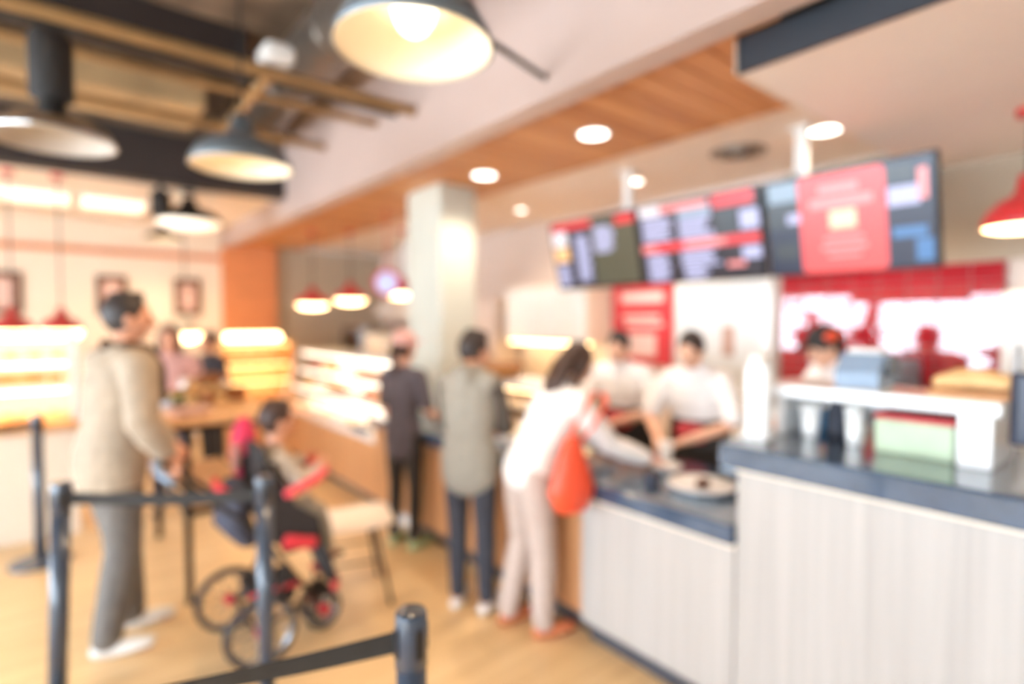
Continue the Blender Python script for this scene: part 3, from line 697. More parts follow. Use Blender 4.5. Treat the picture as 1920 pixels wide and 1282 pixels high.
# ================================================================== REAR OF THE SHOP
for i, (px_, lab) in enumerate([(-0.50, 'framed rose print cut off by the left edge on the cream wall'), (0.55, 'framed rose print above the head of the man in the pale jacket'), (1.42, 'framed rose print next to the orange pier')]):
    t = thing('picture', lab, 'picture', (px_, YB, 1.70), 0, 'framed prints on the cream wall')
    bx(-0.17, -0.03, 0, 0.17, 0, 0.52, bev=0.004).build('frame', 'frame_brown', t)
    bx(-0.105, -0.034, 0.065, 0.105, -0.03, 0.455).build('print', 'print_rose', t)
    for k in range(2): bx(-0.06, -0.037, 0.12 + k * 0.15, 0.06, -0.034, 0.22 + k * 0.15).build('print_block', 'poster_pale', t)
# round hanging sign
t = thing('round_sign', 'round red and white sign hanging beside the white column', 'sign', (2.53, 5.06, 2.0))
MB().lathe([(0.11, -0.012), (0.14, -0.012), (0.14, 0.012), (0.11, 0.012)], n=30, closed=True).build('ring', 'poster_red', t, True).rotation_euler = (R(90), 0, R(-40))
MB().lathe([(0.02, -0.008), (0.112, -0.008), (0.112, 0.008), (0.02, 0.008)], n=30).build('face', 'px_lav', t, True).rotation_euler = (R(90), 0, R(-40))
MB().tube([(0, 0, 0.135), (0, 0, 0.742)], 0.006, n=8).build('hanger', 'red_enamel', t)

# long glass bakery case that continues the counter line
t = thing('bakery_case', 'long bright glass bakery case beyond the girl in dark clothes', 'display case', (2.05, 4.35, 0))
L_ = 2.6
bx(0.05, 0, 0.08, 0.75, L_, 0.58, bev=0.004).build('base', 'counter_brown', t)
bx(0.10, 0, 0, 0.72, L_, 0.08).build('kick_board', 'kick_steel', t)
bx(0.0, 0, 0.58, 0.75, L_, 0.62, bev=0.004).build('deck', 'white_gloss', t)
bx(0.25, 0, 1.24, 0.75, L_, 1.27, bev=0.004).build('top', 'white_gloss', t)
bx(0.72, 0, 0.62, 0.75, L_, 1.24).build('back_panel', 'white_matte', t)
for k, (zz, dx) in enumerate(((0.83, 0.14), (1.03, 0.22))):
    s_ = bx(dx, 0.02, zz, 0.72, L_ - 0.02, zz + 0.014).build('shelf', 'white_gloss', t)
    bx(dx + 0.02, 0.03, zz - 0.02, dx + 0.30, L_ - 0.03, zz - 0.002).build('light_strip', 'led_white', s_)
bx(0.28, 0.03, 1.215, 0.60, L_ - 0.03, 1.24).build('light_strip', 'led_white', t)
g = MB(); g.add([(0.01, 0, 0.62), (0.01, L_, 0.62), (0.03, L_, 0.68), (0.03, 0, 0.68)], [(0, 1, 2, 3)]); g.build('front_pane', 'case_glass', t)
for yy in (0.0, 0.86, 1.72, L_ - 0.02): MB().tube([(0.01, yy + .01, 0.62), (0.25, yy + .01, 1.25)], 0.010, n=8).build('front_post', 'white_gloss', t)
for yy in (0.005, L_ - 0.005):
    g = MB(); g.add([(0.01, yy, 0.62), (0.72, yy, 0.62), (0.72, yy, 1.25), (0.25, yy, 1.25)], [(0, 1, 2, 3)]); g.build('end_pane', 'case_glass', t)
G2 = 'pastries in the long bakery case'
kinds = [('iced_cake', cake, 'white iced cake', 'cake'), ('bun', bun2, 'pale bun', 'pastry'), ('berry_tart', tart, 'red berry tart', 'pastry'), ('bread_roll', loafm, 'brown roll', 'pastry')]
for lv, (zz, x0, wh) in enumerate(((0.621, 0.16, 'deck'), (0.845, 0.26, 'lower shelf'), (1.045, 0.34, 'upper shelf'))):
    for k in range(14):
        for rr in range(2):
            nm, me, ds, ct = kinds[(k // 3 + lv + rr) % 4 if lv else (0 if k % 4 else 1)]
            tagged(nm, me, '%s, %s along the %s row, %s of the long bakery case' % (ds, ORD[k], ('front', 'back')[rr], wh), ct, (2.05 + x0 + rr * 0.16, 4.35 + 0.12 + k * 0.175, zz), k * 0.7, G2)

# warm bread rack farther back
t = thing('bread_rack', 'warm yellow-lit bread rack in front of the orange pier', 'rack', (1.85, 7.6, 0))
bx(-0.36, -0.2, 0, 0.52, 0.3, 0.66, bev=0.005).build('base', 'table_wood', t)
for sx in (-0.36, 0.48): bx(sx, -0.18, 0.66, sx + 0.04, 0.3, 1.36).build('side_panel', 'table_wood', t)
bx(-0.32, 0.27, 0.66, 0.48, 0.3, 1.36).build('back_panel', 'cream_paint', t)
for zz in (0.86, 1.08, 1.34):
    s_ = bx(-0.32, -0.18, zz, 0.48, 0.27, zz + 0.025).build('shelf', 'table_wood', t)
    bx(-0.30, -0.16, zz - 0.02, 0.46, 0.15, zz - 0.001).build('light_strip', 'led_yellow', s_)
for lv, zz in enumerate((0.661, 0.886, 1.106)):
    for k in range(5):
        tagged('bread_loaf' if lv != 1 else 'bun', loafm if lv != 1 else bun2, '%s, %s along the %s of the yellow-lit bread rack' % (('brown loaf', 'pale bun', 'brown loaf')[lv], ORD[k], ('base', 'middle shelf', 'upper shelf')[lv]), 'bread', (1.62 + k * 0.16, 7.5, zz), R(90), 'bread on the yellow-lit rack')
t = thing('bread_rack_sign', 'glowing lamp box on top of the yellow-lit bread rack', 'light', (1.95, 7.6, 1.365))
bx(-0.35, -0.10, 0, 0.30, 0.10, 0.10, bev=0.03).build('diffuser', 'led_warm', t)
bx(-0.36, -0.11, 0, 0.31, 0.11, 0.012).build('frame', 'white_gloss', t)

# left bakery shelves (cream cabinet with lit tiers)
t = thing('bakery_shelves', 'cream bakery cabinet with lit shelves at the left edge', 'cabinet', (-0.95, 5.35, 0))
bx(-0.7, 0, 0, 1.05, 0.6, 0.80, bev=0.006).build('base_cabinet', 'cream_paint', t)
for k in range(3): bx(-0.69 + k * 0.58, -0.016, 0.05, -0.12 + k * 0.58, 0.0, 0.77, bev=0.004).build('door', 'cream_paint', t)
bx(-0.72, -0.03, 0.80, 1.07, 0.62, 0.86, bev=0.004).build('worktop', 'table_wood', t)
bx(-0.7, 0.55, 0.86, 1.05, 0.6, 1.52).build('back_panel', 'cream_paint', t)
for sx in (-0.7, 1.01): bx(sx, 0.1, 0.86, sx + 0.04, 0.55, 1.52).build('side_panel', 'white_gloss', t)
for zz in (1.10, 1.30, 1.50):
    s_ = bx(-0.66, 0.1, zz, 1.01, 0.55, zz + 0.03).build('shelf', 'white_gloss', t)
    bx(-0.64, 0.14, zz - 0.018, 0.99, 0.30, zz - 0.001).build('light_strip', 'led_warm', s_)
for lv, zz in enumerate((0.861, 1.131, 1.331)):
    for k in range(6):
        tagged('bun' if lv != 1 else 'bread_roll', (bun2, loafm, bun)[lv], ('pale bun, %s along the worktop of the cream bakery cabinet', 'brown roll, %s along the lower shelf of the cream bakery cabinet', 'brown bun, %s along the upper shelf of the cream bakery cabinet')[lv] % ORD[k], 'bread', (-0.75 + k * 0.14 + 0.02 * lv, 5.72, zz), k * 0.9, 'bread in the cream bakery cabinet')

# kitchen corner behind the bakery case
t = thing('espresso_cabinet', 'white back counter with appliances behind the long bakery case', 'counter', (3.75, 7.6, 0))
bx(-0.5, -0.9, 0, 0.5, 0.9, 1.0, bev=0.006).build('body', 'white_gloss', t)
bx(-0.53, -0.93, 1.0, 0.53, 0.93, 1.04, bev=0.004).build('worktop', 'steel', t)
t = thing('oven', 'steel oven with dark glass door on the white back counter', 'oven', (3.55, 7.75, 1.04))
bx(-0.25, -0.35, 0, 0.3, 0.35, 0.5, bev=0.01).build('body', 'steel', t)
bx(-0.27, -0.30, 0.08, -0.25, 0.20, 0.42, bev=0.006).build('door', 'black_plastic', t)
MB().tube([(-0.30, -0.25, 0.40), (-0.30, 0.15, 0.40)], 0.012, n=8).build('handle', 'chrome', t, True)
for k in range(3): MB().ball((-0.26, 0.28, 0.12 + k * 0.11), 0.02).build('knob', 'black_plastic', t, True)
t = thing('storage_box', 'white storage bin on the back counter beside the oven', 'bin', (3.5, 7.05, 1.04))
bx(-0.2, -0.25, 0, 0.2, 0.25, 0.36, bev=0.02).build('body', 'white_gloss', t)
bx(-0.21, -0.26, 0.36, 0.21, 0.26, 0.40, bev=0.01).build('lid', 'white_matte', t)
t = thing('extractor_hood', 'white extractor box over the back counter', 'hood', (4.0, 7.2, 1.7))
MB().prism([(-0.4, 0), (0.4, 0), (0.4, 0.3), (-0.15, 0.3)], -0.5, 0.5, 'y').build('canopy', 'white_gloss', t)
bx(-0.1, -0.2, 0.3, 0.38, 0.2, 1.06).build('chimney', 'white_gloss', t)

# ================================================================== HIGH BREAD TABLE
t = thing('bread_table', 'high timber bread table on a black steel frame', 'table', (0.83, 4.24, 0))
bx(-0.40, -0.72, 1.03, 0.20, 0.72, 1.075, bev=0.008).build('tabletop', 'table_wood', t)
for sx in (-0.30, 0.14):
    for sy in (-0.66, 0.60): bx(sx, sy, 0, sx + 0.035, sy + 0.035, 1.03).build('leg', 'black_metal', t)
for sy in (-0.655, 0.605): bx(-0.265, sy, 0.50, 0.14, sy + 0.025, 0.535).build('crossbar', 'black_metal', t)
for sx in (-0.295, 0.145): bx(sx, -0.625, 0.50, sx + 0.025, 0.60, 0.535).build('crossbar', 'black_metal', t)
bx(-0.38, -0.70, 1.0, 0.18, 0.70, 1.03).build('apron', 'black_metal', t)
for k in range(4): bx(-0.26, -0.60 + k * 0.3, 0.535, 0.13, -0.33 + k * 0.3, 0.55).build('shelf_slat', 'table_wood', t)
plate('pale blue bowl on the bread table beside the man in the pale jacket', (0.55, 4.15, 1.075), 0.10, 'jacket_pale', name='bowl')
plate('pale pink plate on the near corner of the bread table', (0.58, 3.70, 1.075), 0.12, 'poster_pale')
t = thing('pot_plant', 'small green sprig pot on the bread table', 'plant', (0.56, 3.93, 1.075))
MB().lathe([(0.03, 0), (0.042, 0.05), (0.036, 0.05), (0.02, 0.045)], n=16).build('pot', 'choc', t, True)
for k in range(7):
    a = k * 0.9; MB().tube([(0, 0, 0.04), (0.02 * math.cos(a), 0.02 * math.sin(a), 0.08), (0.05 * math.cos(a), 0.05 * math.sin(a), 0.10)], [(0.004, 0.002), (0.014, 0.003), (0.002, 0.001)], n=8).build('leaf', 'leaf', t, True)
G3 = 'loaves heaped on the bread table'
for k in range(24):
    r_ = 0.24 * math.sqrt((k + .5) / 24); a = k * 2.4
    zz = 1.076 + (0.055 if r_ < 0.14 else 0) + (0.05 if r_ < 0.07 else 0)
    tagged(('bread_loaf', 'bun', 'bun')[k % 3], (loafm, bun, bun2)[k % 3], ('long brown loaf', 'round golden bun', 'round pale bun')[k % 3] + ' in the heap on the bread table', 'bread', (0.78 + r_ * .85 * math.cos(a), 4.36 + r_ * 1.3 * math.sin(a), zz), a, G3)
t = thing('bread_crate', 'white crate of buns at the far end of the bread table', 'crate', (0.86, 4.82, 1.075))
bx(-0.15, -0.1, 0, 0.15, 0.1, 0.012).build('base', 'white_matte', t)
for a_, b_, c_, d_ in ((-.15, -.1, .15, -.09), (-.15, .09, .15, .1), (-.15, -.09, -.14, .09), (.14, -.09, .15, .09)): bx(a_, b_, .012, c_, d_, .10).build('side', 'white_matte', t)

# ================================================================== QUEUE BARRIERS
def stanchion(label, loc, belt_to=None, h=1.0, lean=None, sag=0.0, twist=0.0):
    t = thing('queue_post', label, 'queue post', loc, 0, 'queue barrier posts')
    if lean: t.rotation_euler = lean
    MB().lathe([(0.17, 0), (0.172, 0.008), (0.16, 0.018), (0.05, 0.034), (0.034, 0.045)], n=36).build('base', 'post_black', t, True)
    MB().lathe([(0.032, 0.03), (0.032, h - 0.12)], n=28).build('post', 'post_black', t, True)
    MB().lathe([(0.030, h - 0.12), (0.0345, h - 0.118), (0.0345, h - 0.006), (0.032, h), (0.005, h)], n=28).build('belt_cassette', 'post_black', t, True)
    for a in range(4):
        c_, s_ = math.cos(a * PI / 2), math.sin(a * PI / 2)
        MB().box(0.028 * c_ - 0.009, 0.028 * s_ - 0.009, h - 0.09, 0.028 * c_ + 0.009, 0.028 * s_ + 0.009, h - 0.03).build('belt_slot', 'black_plastic', t)
    if belt_to:
        A = Vector((0, 0, h - 0.06)); B = Vector(belt_to) - Vector(loc)
        d = (B - A); d2 = Vector((d.x, d.y, 0)).normalized(); nrm = Vector((-d2.y, d2.x, 0))
        vs = []; fs = []; n = 12
        for i in range(n + 1):
            u = i / n; c = A + d * u - Vector((0, 0, sag * 4 * u * (1 - u)))
            tw = twist * u; up_ = Vector((0, 0, 1)) * math.cos(tw) + nrm * math.sin(tw); th_ = nrm * math.cos(tw) - Vector((0, 0, 1)) * math.sin(tw)
            for a, b in ((1, 1), (1, -1), (-1, -1), (-1, 1)): vs.append(c + up_ * 0.024 * a + th_ * 0.0012 * b)
            if i:
                o = 4 * (i - 1)
                for q in range(4): fs.append((o + q, o + (q + 1) % 4, o + 4 + (q + 1) % 4, o + 4 + q))
        fs += [(3, 2, 1, 0), tuple(4 * n + q for q in range(4))]
        m = MB(); m.add(vs, fs); m.build('belt', 'belt_black', t)
    return t
stanchion('dark queue post closest to the left edge, joined by a belt', (-0.045, 2.74, 0), (0.60, 2.34, 0.95), lean=(0, R(2.2), 0), sag=0.015)
stanchion('dark queue post standing upright in front of the pushchair', (0.62, 2.33, 0))
stanchion('nearest dark queue post at the bottom edge, with a twisted belt', (0.57, 1.04, 0), (-0.30, 1.45, 0.90), sag=0.02, twist=1.2)
stanchion('far thin queue post in front of the cream bakery cabinet', (-0.13, 4.85, 0), (-1.2, 4.7, 0.95), sag=0.02)

# ================================================================== PUSHCHAIR AND CREAM CHAIR
PC = Vector((0.68, 2.93, 0))
t = thing('pushchair', 'black and red pushchair with spoked wheels holding a child', 'pushchair', PC)     # local +x is forward
def wheel(c, r, parent, tilt=0.0):
    w = MB(); 
    w.lathe([(r - 0.022, -0.016), (r - 0.006, -0.017), (r, -0.008), (r, 0.008), (r - 0.006, 0.017), (r - 0.022, 0.016)], n=36, closed=True)
    o = w.build('wheel', 'rubber', parent, True, c); o.rotation_euler = (R(90), 0, tilt)
    MB().lathe([(r - 0.034, -0.010), (r - 0.022, -0.012), (r - 0.022, 0.012), (r - 0.034, 0.010)], n=36, closed=True).build('rim', 'steel', o, True)
    MB().lathe([(0.006, -0.028), (0.026, -0.026), (0.026, 0.026), (0.006, 0.028)], n=16).build('hub', 'stroller_red', o, True)
    for k in range(10):
        a = k * PI / 5; MB().tube([(0.022 * math.cos(a), 0.022 * math.sin(a), 0), ((r - 0.03) * math.cos(a), (r - 0.03) * math.sin(a), 0)], 0.0035, n=6).build('spoke', 'steel', o)
wheel((-0.02, 0.22, 0.165), 0.165, t); wheel((0.02, -0.22, 0.165), 0.165, t)
wheel((0.37, 0.05, 0.10), 0.10, t, 0.2); wheel((0.37, -0.07, 0.10), 0.10, t, 0.2)
MB().tube([(0, -0.2, 0.165), (0, 0.2, 0.165)], 0.012, n=10).build('axle', 'black_metal', t, True)
MB().tube([(-0.0, -0.19, 0.165), (0.20, -0.15, 0.20), (0.37, -0.02, 0.20)], 0.012, n=10).build('lower_rail', 'black_metal', t, True)
MB().tube([(-0.0, 0.19, 0.165), (0.20, 0.15, 0.20), (0.37, 0.0, 0.20)], 0.012, n=10).build('lower_rail', 'black_metal', t, True)
MB().tube([(0.37, -0.09, 0.10), (0.37, 0.07, 0.10)], 0.010, n=8).build('front_axle', 'black_metal', t, True)
MB().tube([(0.37, -0.01, 0.11), (0.365, -0.01, 0.23)], 0.018, n=10).build('front_fork', 'black_metal', t, True)
for sy in (-0.20, 0.20):
    MB().tube([(0.02, sy, 0.17), (0.16, sy, 0.42), (-0.02, sy, 0.68), (-0.26, sy, 0.90), (-0.32, sy, 0.93)], 0.013, n=10).build('side_frame', 'black_metal', t, True)
    MB().tube([(0.30, sy * 0.5, 0.21), (0.16, sy, 0.42)], 0.011, n=10).build('strut', 'black_metal', t, True)
MB().tube([(-0.32, -0.20, 0.93), (-0.35, -0.10, 0.95), (-0.35, 0.10, 0.95), (-0.32, 0.20, 0.93)], 0.018, n=10).build('handlebar', 'blue_grey', t, True)
st = MB().tube([(0.06, 0, 1.00), (0.08, 0, 0.84), (0.11, 0, 0.64), (0.15, 0, 0.54), (0.28, 0, 0.52), (0.34, 0, 0.47)], [(0.15, 0.02), (0.17, 0.03), (0.18, 0.035), (0.18, 0.04), (0.18, 0.035), (0.17, 0.025)], ref=(0, 1, 0), n=16).build('seat', 'stroller_black', t, True)
for sy in (-0.17, 0.17):
    MB().prism([(0.03, 0.92), (0.10, 0.94), (0.20, 0.72), (0.31, 0.64), (0.34, 0.50), (0.14, 0.49), (0.06, 0.67)], sy - 0.012, sy + 0.012, 'y').build('seat_side', 'stroller_black', st)
MB().tube([(0.34, 0, 0.47), (0.385, 0, 0.36), (0.42, 0, 0.25)], [(0.16, 0.03), (0.155, 0.03), (0.14, 0.025)], ref=(0, 1, 0), n=14).build('footrest', 'stroller_black', t, True)
MB().tube([(0.40, -0.15, 0.245), (0.46, 0.0, 0.225), (0.40, 0.15, 0.245)], 0.022, n=10).build('foot_bar', 'stroller_red', t, True)
MB().tube([(0.16, -0.20, 0.79), (0.30, -0.19, 0.835), (0.37, -0.10, 0.85), (0.39, 0.0, 0.85), (0.37, 0.10, 0.85), (0.30, 0.19, 0.835), (0.16, 0.20, 0.79)], 0.024, n=12).build('bumper_bar', 'stroller_pink', t, True)
bk = MB().prism([(0.02, 0.23), (0.20, 0.23), (0.22, 0.31), (0.0, 0.31)], -0.13, 0.13, 'y').build('basket', 'stroller_black', t)
MB().tube([(0.0, -0.135, 0.31), (0.22, -0.135, 0.31)], 0.012, n=8).build('basket_trim', 'stroller_red', bk)
MB().tube([(0.0, 0, 0.58), (-0.05, 0, 0.66), (-0.03, 0, 0.80)], [(0.16, 0.06), (0.17, 0.08), (0.15, 0.06)], ref=(0, 1, 0), n=16).build('back_bag', 'navy_cloth', t, True)
MB().tube([(-0.09, -0.155, 0.82), (-0.11, 0, 0.825), (-0.09, 0.155, 0.82)], 0.018, n=8).build('bag_trim', 'stroller_red', t, True)
MB().tube([(0.14, -0.205, 0.56), (0.28, -0.205, 0.52)], [(0.035, 0.012), (0.03, 0.012)], ref=(0, 0, 1), n=10).build('side_patch', 'stroller_red', t, True)
t = thing('backpack', 'magenta soft bag hung behind the child in the pushchair', 'bag', (0.74, 3.14, 0.82))
MB().tube([(0, 0, 0.0), (0, 0, 0.1), (0, 0, 0.22), (0, 0, 0.28)], [(0.05, 0.03), (0.07, 0.045), (0.06, 0.04), (0.03, 0.02)], ref=(1, 0, 0), n=16).build('body', 'magenta_cloth', t, True)
MB().tube([(-0.05, -0.04, 0.04), (-0.05, -0.05, 0.16)], [(0.02, 0.01), (0.02, 0.01)], n=10).build('pocket', 'pink_cloth', t, True)

t = thing('shell_chair', 'cream shell chair on thin dark legs beside the pushchair', 'chair', (1.30, 3.10, 0), R(75))
MB().tube([(0, -0.22, 0.47), (0, -0.1, 0.46), (0, 0.08, 0.45), (0, 0.18, 0.47), (0, 0.235, 0.58), (0, 0.26, 0.72), (0, 0.265, 0.80)], [(0.20, 0.016), (0.22, 0.02), (0.22, 0.02), (0.215, 0.02), (0.20, 0.018), (0.18, 0.016), (0.13, 0.012)], ref=(1, 0, 0), n=20).build('shell', 'chair_cream', t, True)
for sx in (-1, 1):
    for sy in (-1, 1): MB().tube([(sx * 0.12, sy * 0.12, 0.44), (sx * 0.20, sy * 0.20, 0.0)], 0.011, n=8, rnd=False).build('leg', 'black_metal', t, True)
MB().box(-0.14, -0.14, 0.425, 0.14, 0.14, 0.44).build('seat_frame', 'black_metal', t)
for sx in (-1, 1): MB().tube([(sx * 0.155, -0.155, 0.25), (sx * 0.155, 0.155, 0.25)], 0.006, n=6).build('stretcher', 'black_metal', t)

# ================================================================== PEOPLE
DG = None
def remesh(mb, name, material, voxel, smooth=3):
    me = bpy.data.meshes.new('tmp'); me.from_pydata(mb.v, [], mb.f)
    import bmesh
    bm = bmesh.new(); bm.from_mesh(me); bmesh.ops.recalc_face_normals(bm, faces=bm.faces); bm.to_mesh(me); bm.free()
    o = bpy.data.objects.new('tmp', me); COL.objects.link(o)
    r = o.modifiers.new('r', 'REMESH'); r.mode = 'VOXEL'; r.voxel_size = voxel; r.use_smooth_shade = True
    if smooth:
        q = o.modifiers.new('s', 'SMOOTH'); q.factor = 0.5; q.iterations = smooth
    dg = bpy.context.evaluated_depsgraph_get(); dg.update()
    out = bpy.data.meshes.new_from_object(o.evaluated_get(dg)); out.name = name
    bpy.data.objects.remove(o); bpy.data.meshes.remove(me)
    out.materials.clear(); out.materials.append(MATS[material])
    out.polygons.foreach_set('use_smooth', [True] * len(out.polygons))
    return out
def lerp(a, b, t_): return a + (b - a) * t_

def hand(mb, wrist, elbow, side, s, curl=0.5, palm_dir=None):
    """palm, four unequal bent fingers and a thumb leaving the side of the palm"""
    d = (wrist - elbow).normalized()
    pn = Vector(palm_dir) if palm_dir else Vector((-side, 0, 0))          # direction the palm faces
    pn = (pn - d * pn.dot(d)).normalized(); sd = d.cross(pn).normalized() * side   # thumb side
    P = lambda a, b, c: wrist + (d * a + sd * b + pn * c) * s
    mb.tube([P(0.0, 0, 0), P(0.03, 0.0, 0), P(0.07, 0, 0), P(0.092, 0, 0)], [(0.024 * s, 0.019 * s), (0.036 * s, 0.017 * s), (0.041 * s, 0.015 * s), (0.036 * s, 0.012 * s)], ref=sd, n=12)
    for k, (off, ln) in enumerate(((0.030, 0.072), (0.010, 0.080), (-0.010, 0.075), (-0.029, 0.058))):
        p0 = P(0.078, off, 0); a1 = curl * 0.6; a2 = a1 + curl * 0.9; a3 = a2 + curl * 0.7
        pts = [p0]
        for a, q in ((a1, 0.48), (a2, 0.30), (a3, 0.22)):
            pts.append(pts[-1] + (d * math.cos(a) + pn * math.sin(a) + sd * off * 1.2) * ln * q * s)
        mb.tube(pts, [0.0095 * s, 0.009 * s, 0.0085 * s, 0.0072 * s], ref=sd, n=8)
    pts = [P(0.022, 0.026, 0.004), P(0.045, 0.052, 0.014), P(0.070, 0.060, 0.024), P(0.090, 0.058, 0.032)]
    mb.tube(pts, [0.0125 * s, 0.0115 * s, 0.010 * s, 0.008 * s], ref=pn, n=8)

def person(label, loc, face, height, top, trousers, shoes, hair, J=None, skin='skin', head_yaw=0.0, head_pitch=0.0, sleeve='long', sleeve_m=None, hem=0.10,
           hair_style='short', voxel=0.0065, loose=1.0, leg_loose=1.0, group=None, curl=0.6, palm=None, parts=None, child=False, hood=False):
    t = thing('person', label, 'person', loc, R(face - 90), group)
    s = height / 1.72; hs = s if not child else s * 1.28
    D = dict(pelvis=(0, 0, .95), waist=(0, 0, 1.08), chest=(0, 0.0, 1.28), neck=(0, 0, 1.45), head=(0, 0.025, 1.605),
             shoL=(-.175, 0, 1.40), shoR=(.175, 0, 1.40), elbL=(-.23, -.02, 1.12), elbR=(.23, -.02, 1.12), wriL=(-.22, .08, .90), wriR=(.22, .08, .90),
             hipL=(-.09, 0, .92), hipR=(.09, 0, .92), kneL=(-.10, .02, .50), kneR=(.10, .02, .50), ankL=(-.105, 0, .085), ankR=(.105, 0, .085), toeL=None, toeR=None)
    V = {k: (Vector(v) * s if v else None) for k, v in D.items()}
    for k, v in (J or {}).items(): V[k] = Vector(v)
    for sd in 'LR':
        if V['toe' + sd] is None:
            a = V['ank' + sd]; V['toe' + sd] = Vector((a.x + (0.02 if sd == 'R' else -0.02), a.y + 0.16 * s, a.z - 0.055 * s))
    right = (V['shoR'] - V['shoL']).normalized(); hipr = (V['hipR'] - V['hipL']).normalized()
    HM = Euler((R(head_pitch), 0, R(head_yaw))).to_matrix()
    # ---- body
    b = MB()
    def torso(mb, o, lo=0.0):
        low = (V['hipL'] + V['hipR']) / 2; rf = right
        dn = (low - V['pelvis']); dn = dn.normalized() if dn.length > 1e-4 else Vector((0, 0, -1))
        pts = [low + Vector((0, 0, -lo))] if lo > 0.02 else [low]
        rr = [(.165 * s + o, .105 * s + o)]
        if lo > 0.02: pts.append(low); rr.append((.168 * s + o, .112 * s + o))
        pts += [V['pelvis'] + (V['waist'] - V['pelvis']) * 0.15, V['waist'], V['chest'], lerp(V['chest'], V['neck'], 0.55), lerp(V['chest'], V['neck'], 0.88)]
        rr += [(.16 * s + o, .11 * s + o), (.135 * s + o, .095 * s + o), (.16 * s + o, .112 * s + o), (.16 * s + o * .8, .092 * s + o * .8), (.085 * s + o * .6, .062 * s + o * .6)]
        mb.tube(pts, rr, ref=rf, n=18)
    torso(b, -0.012)
    b.tube([lerp(V['chest'], V['neck'], 0.8), V['neck'], lerp(V['neck'], V['head'], 0.6)], [.062 * hs, .052 * hs, .050 * hs], n=12)
    def headfn(v):
        q = v.z / (0.118 * hs)
        if q < 0: v.x *= 1 + 0.30 * q; v.y = v.y * (1 + 0.12 * q) + 0.012 * hs * (-q)
        return v
    hc_ = V['head']
    b.ball(hc_, (.074 * hs, .094 * hs, .118 * hs), n=20, m=14, mtx=HM, fn=headfn)
    def hp(x, y, z): return hc_ + HM @ (Vector((x, y, z)) * hs)
    b.tube([hp(0, .088, .012), hp(0, .104, -.018), hp(0, .106, -.026)], [.008 * hs, .012 * hs, .013 * hs], n=8)     # nose
    for sx in (-1, 1):
        b.ball(hp(sx * .076, -.006, -.005), (.010 * hs, .018 * hs, .030 * hs), n=10, m=7, mtx=HM)                      # ears
        b.tube([hp(sx * .014, .087, .030), hp(sx * .044, .078, .030)], .007 * hs, n=6)                               # brow
    for sd, sg in (('L', -1), ('R', 1)):
        h_, k_, a_, t_ = V['hip' + sd], V['kne' + sd], V['ank' + sd], V['toe' + sd]
        b.tube([h_, lerp(h_, k_, .35), k_, lerp(k_, a_, .35), a_], [.080 * s, .074 * s, .052 * s, .052 * s, .036 * s], n=14)
        b.tube([a_ + (a_ - t_) * 0.15 + Vector((0, 0, -.04 * s)), lerp(a_, t_, .5) + Vector((0, 0, -.02 * s)), t_], [(.032 * s, .032 * s), (.038 * s, .028 * s), (.034 * s, .018 * s)], ref=hipr, n=10)
        S_, E_, W_ = V['sho' + sd], V['elb' + sd], V['wri' + sd]
        b.tube([lerp(S_, V['chest'], .15), S_, lerp(S_, E_, .45), E_, lerp(E_, W_, .3), W_], [.050 * s, .052 * s, .044 * s, .038 * s, .038 * s, .026 * s], n=12)
        hand(b, W_, E_, sg, s, curl, (palm or {}).get(sd))
    o = bpy.data.objects.new('body', remesh(b, 'body', skin, voxel, 2)); COL.objects.link(o); o.parent = t
    # ---- face details
    for sx in (-1, 1):
        e = MB().ball(hp(sx * .030, .0815, .008), .0115 * hs, n=10, m=8).build('eye', 'eye_dark', o, True)
    MB().tube([hp(-.022, .0845, -.060), hp(0, .092, -.058), hp(.022, .0845, -.060)], [(.004 * hs, .003 * hs), (.006 * hs, .007 * hs), (.004 * hs, .003 * hs)], n=8).build('mouth', 'lip', o, True)
    # ---- hair
    hm = MB(); hm.ball(hp(0, -.020, .030), (.083 * hs, .099 * hs, .112 * hs), n=20, m=14, mtx=HM)
    if hair_style == 'long':
        hm.tube([hp(0, -.06, .05), hp(0, -.10, -.04), hp(0, -.115, -.14), hp(0, -.11, -.26), hp(0, -.10, -.33)], [(.075 * hs, .05 * hs), (.085 * hs, .05 * hs), (.085 * hs, .045 * hs), (.07 * hs, .035 * hs), (.03 * hs, .015 * hs)], ref=HM @ Vector((1, 0, 0)), n=14)
        for sx in (-1, 1): hm.tube([hp(sx * .066, .02, .06), hp(sx * .084, -.01, -.02), hp(sx * .082, -.04, -.13), hp(sx * .07, -.06, -.22)], [.025 * hs, .026 * hs, .026 * hs, .015 * hs], n=10)
    if hair_style == 'bun':
        hm.ball(hp(0, -.125, .03), .042 * hs)
    if hair_style == 'tail':
        hm.tube([hp(0, -.10, .04), hp(0, -.14, -.02), hp(0, -.13, -.14), hp(0, -.12, -.2)], [.025 * hs, .032 * hs, .026 * hs, .01 * hs], n=10)
    if hair_style == 'short':
        for q in range(7):
            a = q * 0.9; hm.ball(hp(.04 * math.cos(a), -.01 + .05 * math.sin(a), .115), (.03 * hs, .03 * hs, .022 * hs), n=8, m=6)
    ho = bpy.data.objects.new('hair', remesh(hm, 'hair', hair, voxel * 1.1, 2)); COL.objects.link(ho); ho.parent = t
    # ---- clothes
    c = MB(); o_ = 0.018 * loose
    torso(c, o_, hem)
    yk = lerp(V['chest'], V['neck'], .62)
    c.tube([lerp(V['shoL'], yk, .12), yk, lerp(V['shoR'], yk, .12)], [(.062 * s + o_ * .7, .058 * s + o_ * .6), (.075 * s + o_ * .5, .07 * s + o_ * .5), (.062 * s + o_ * .7, .058 * s + o_ * .6)], ref=(0, 1, 0), n=14)
    sl = MB() if sleeve_m else c
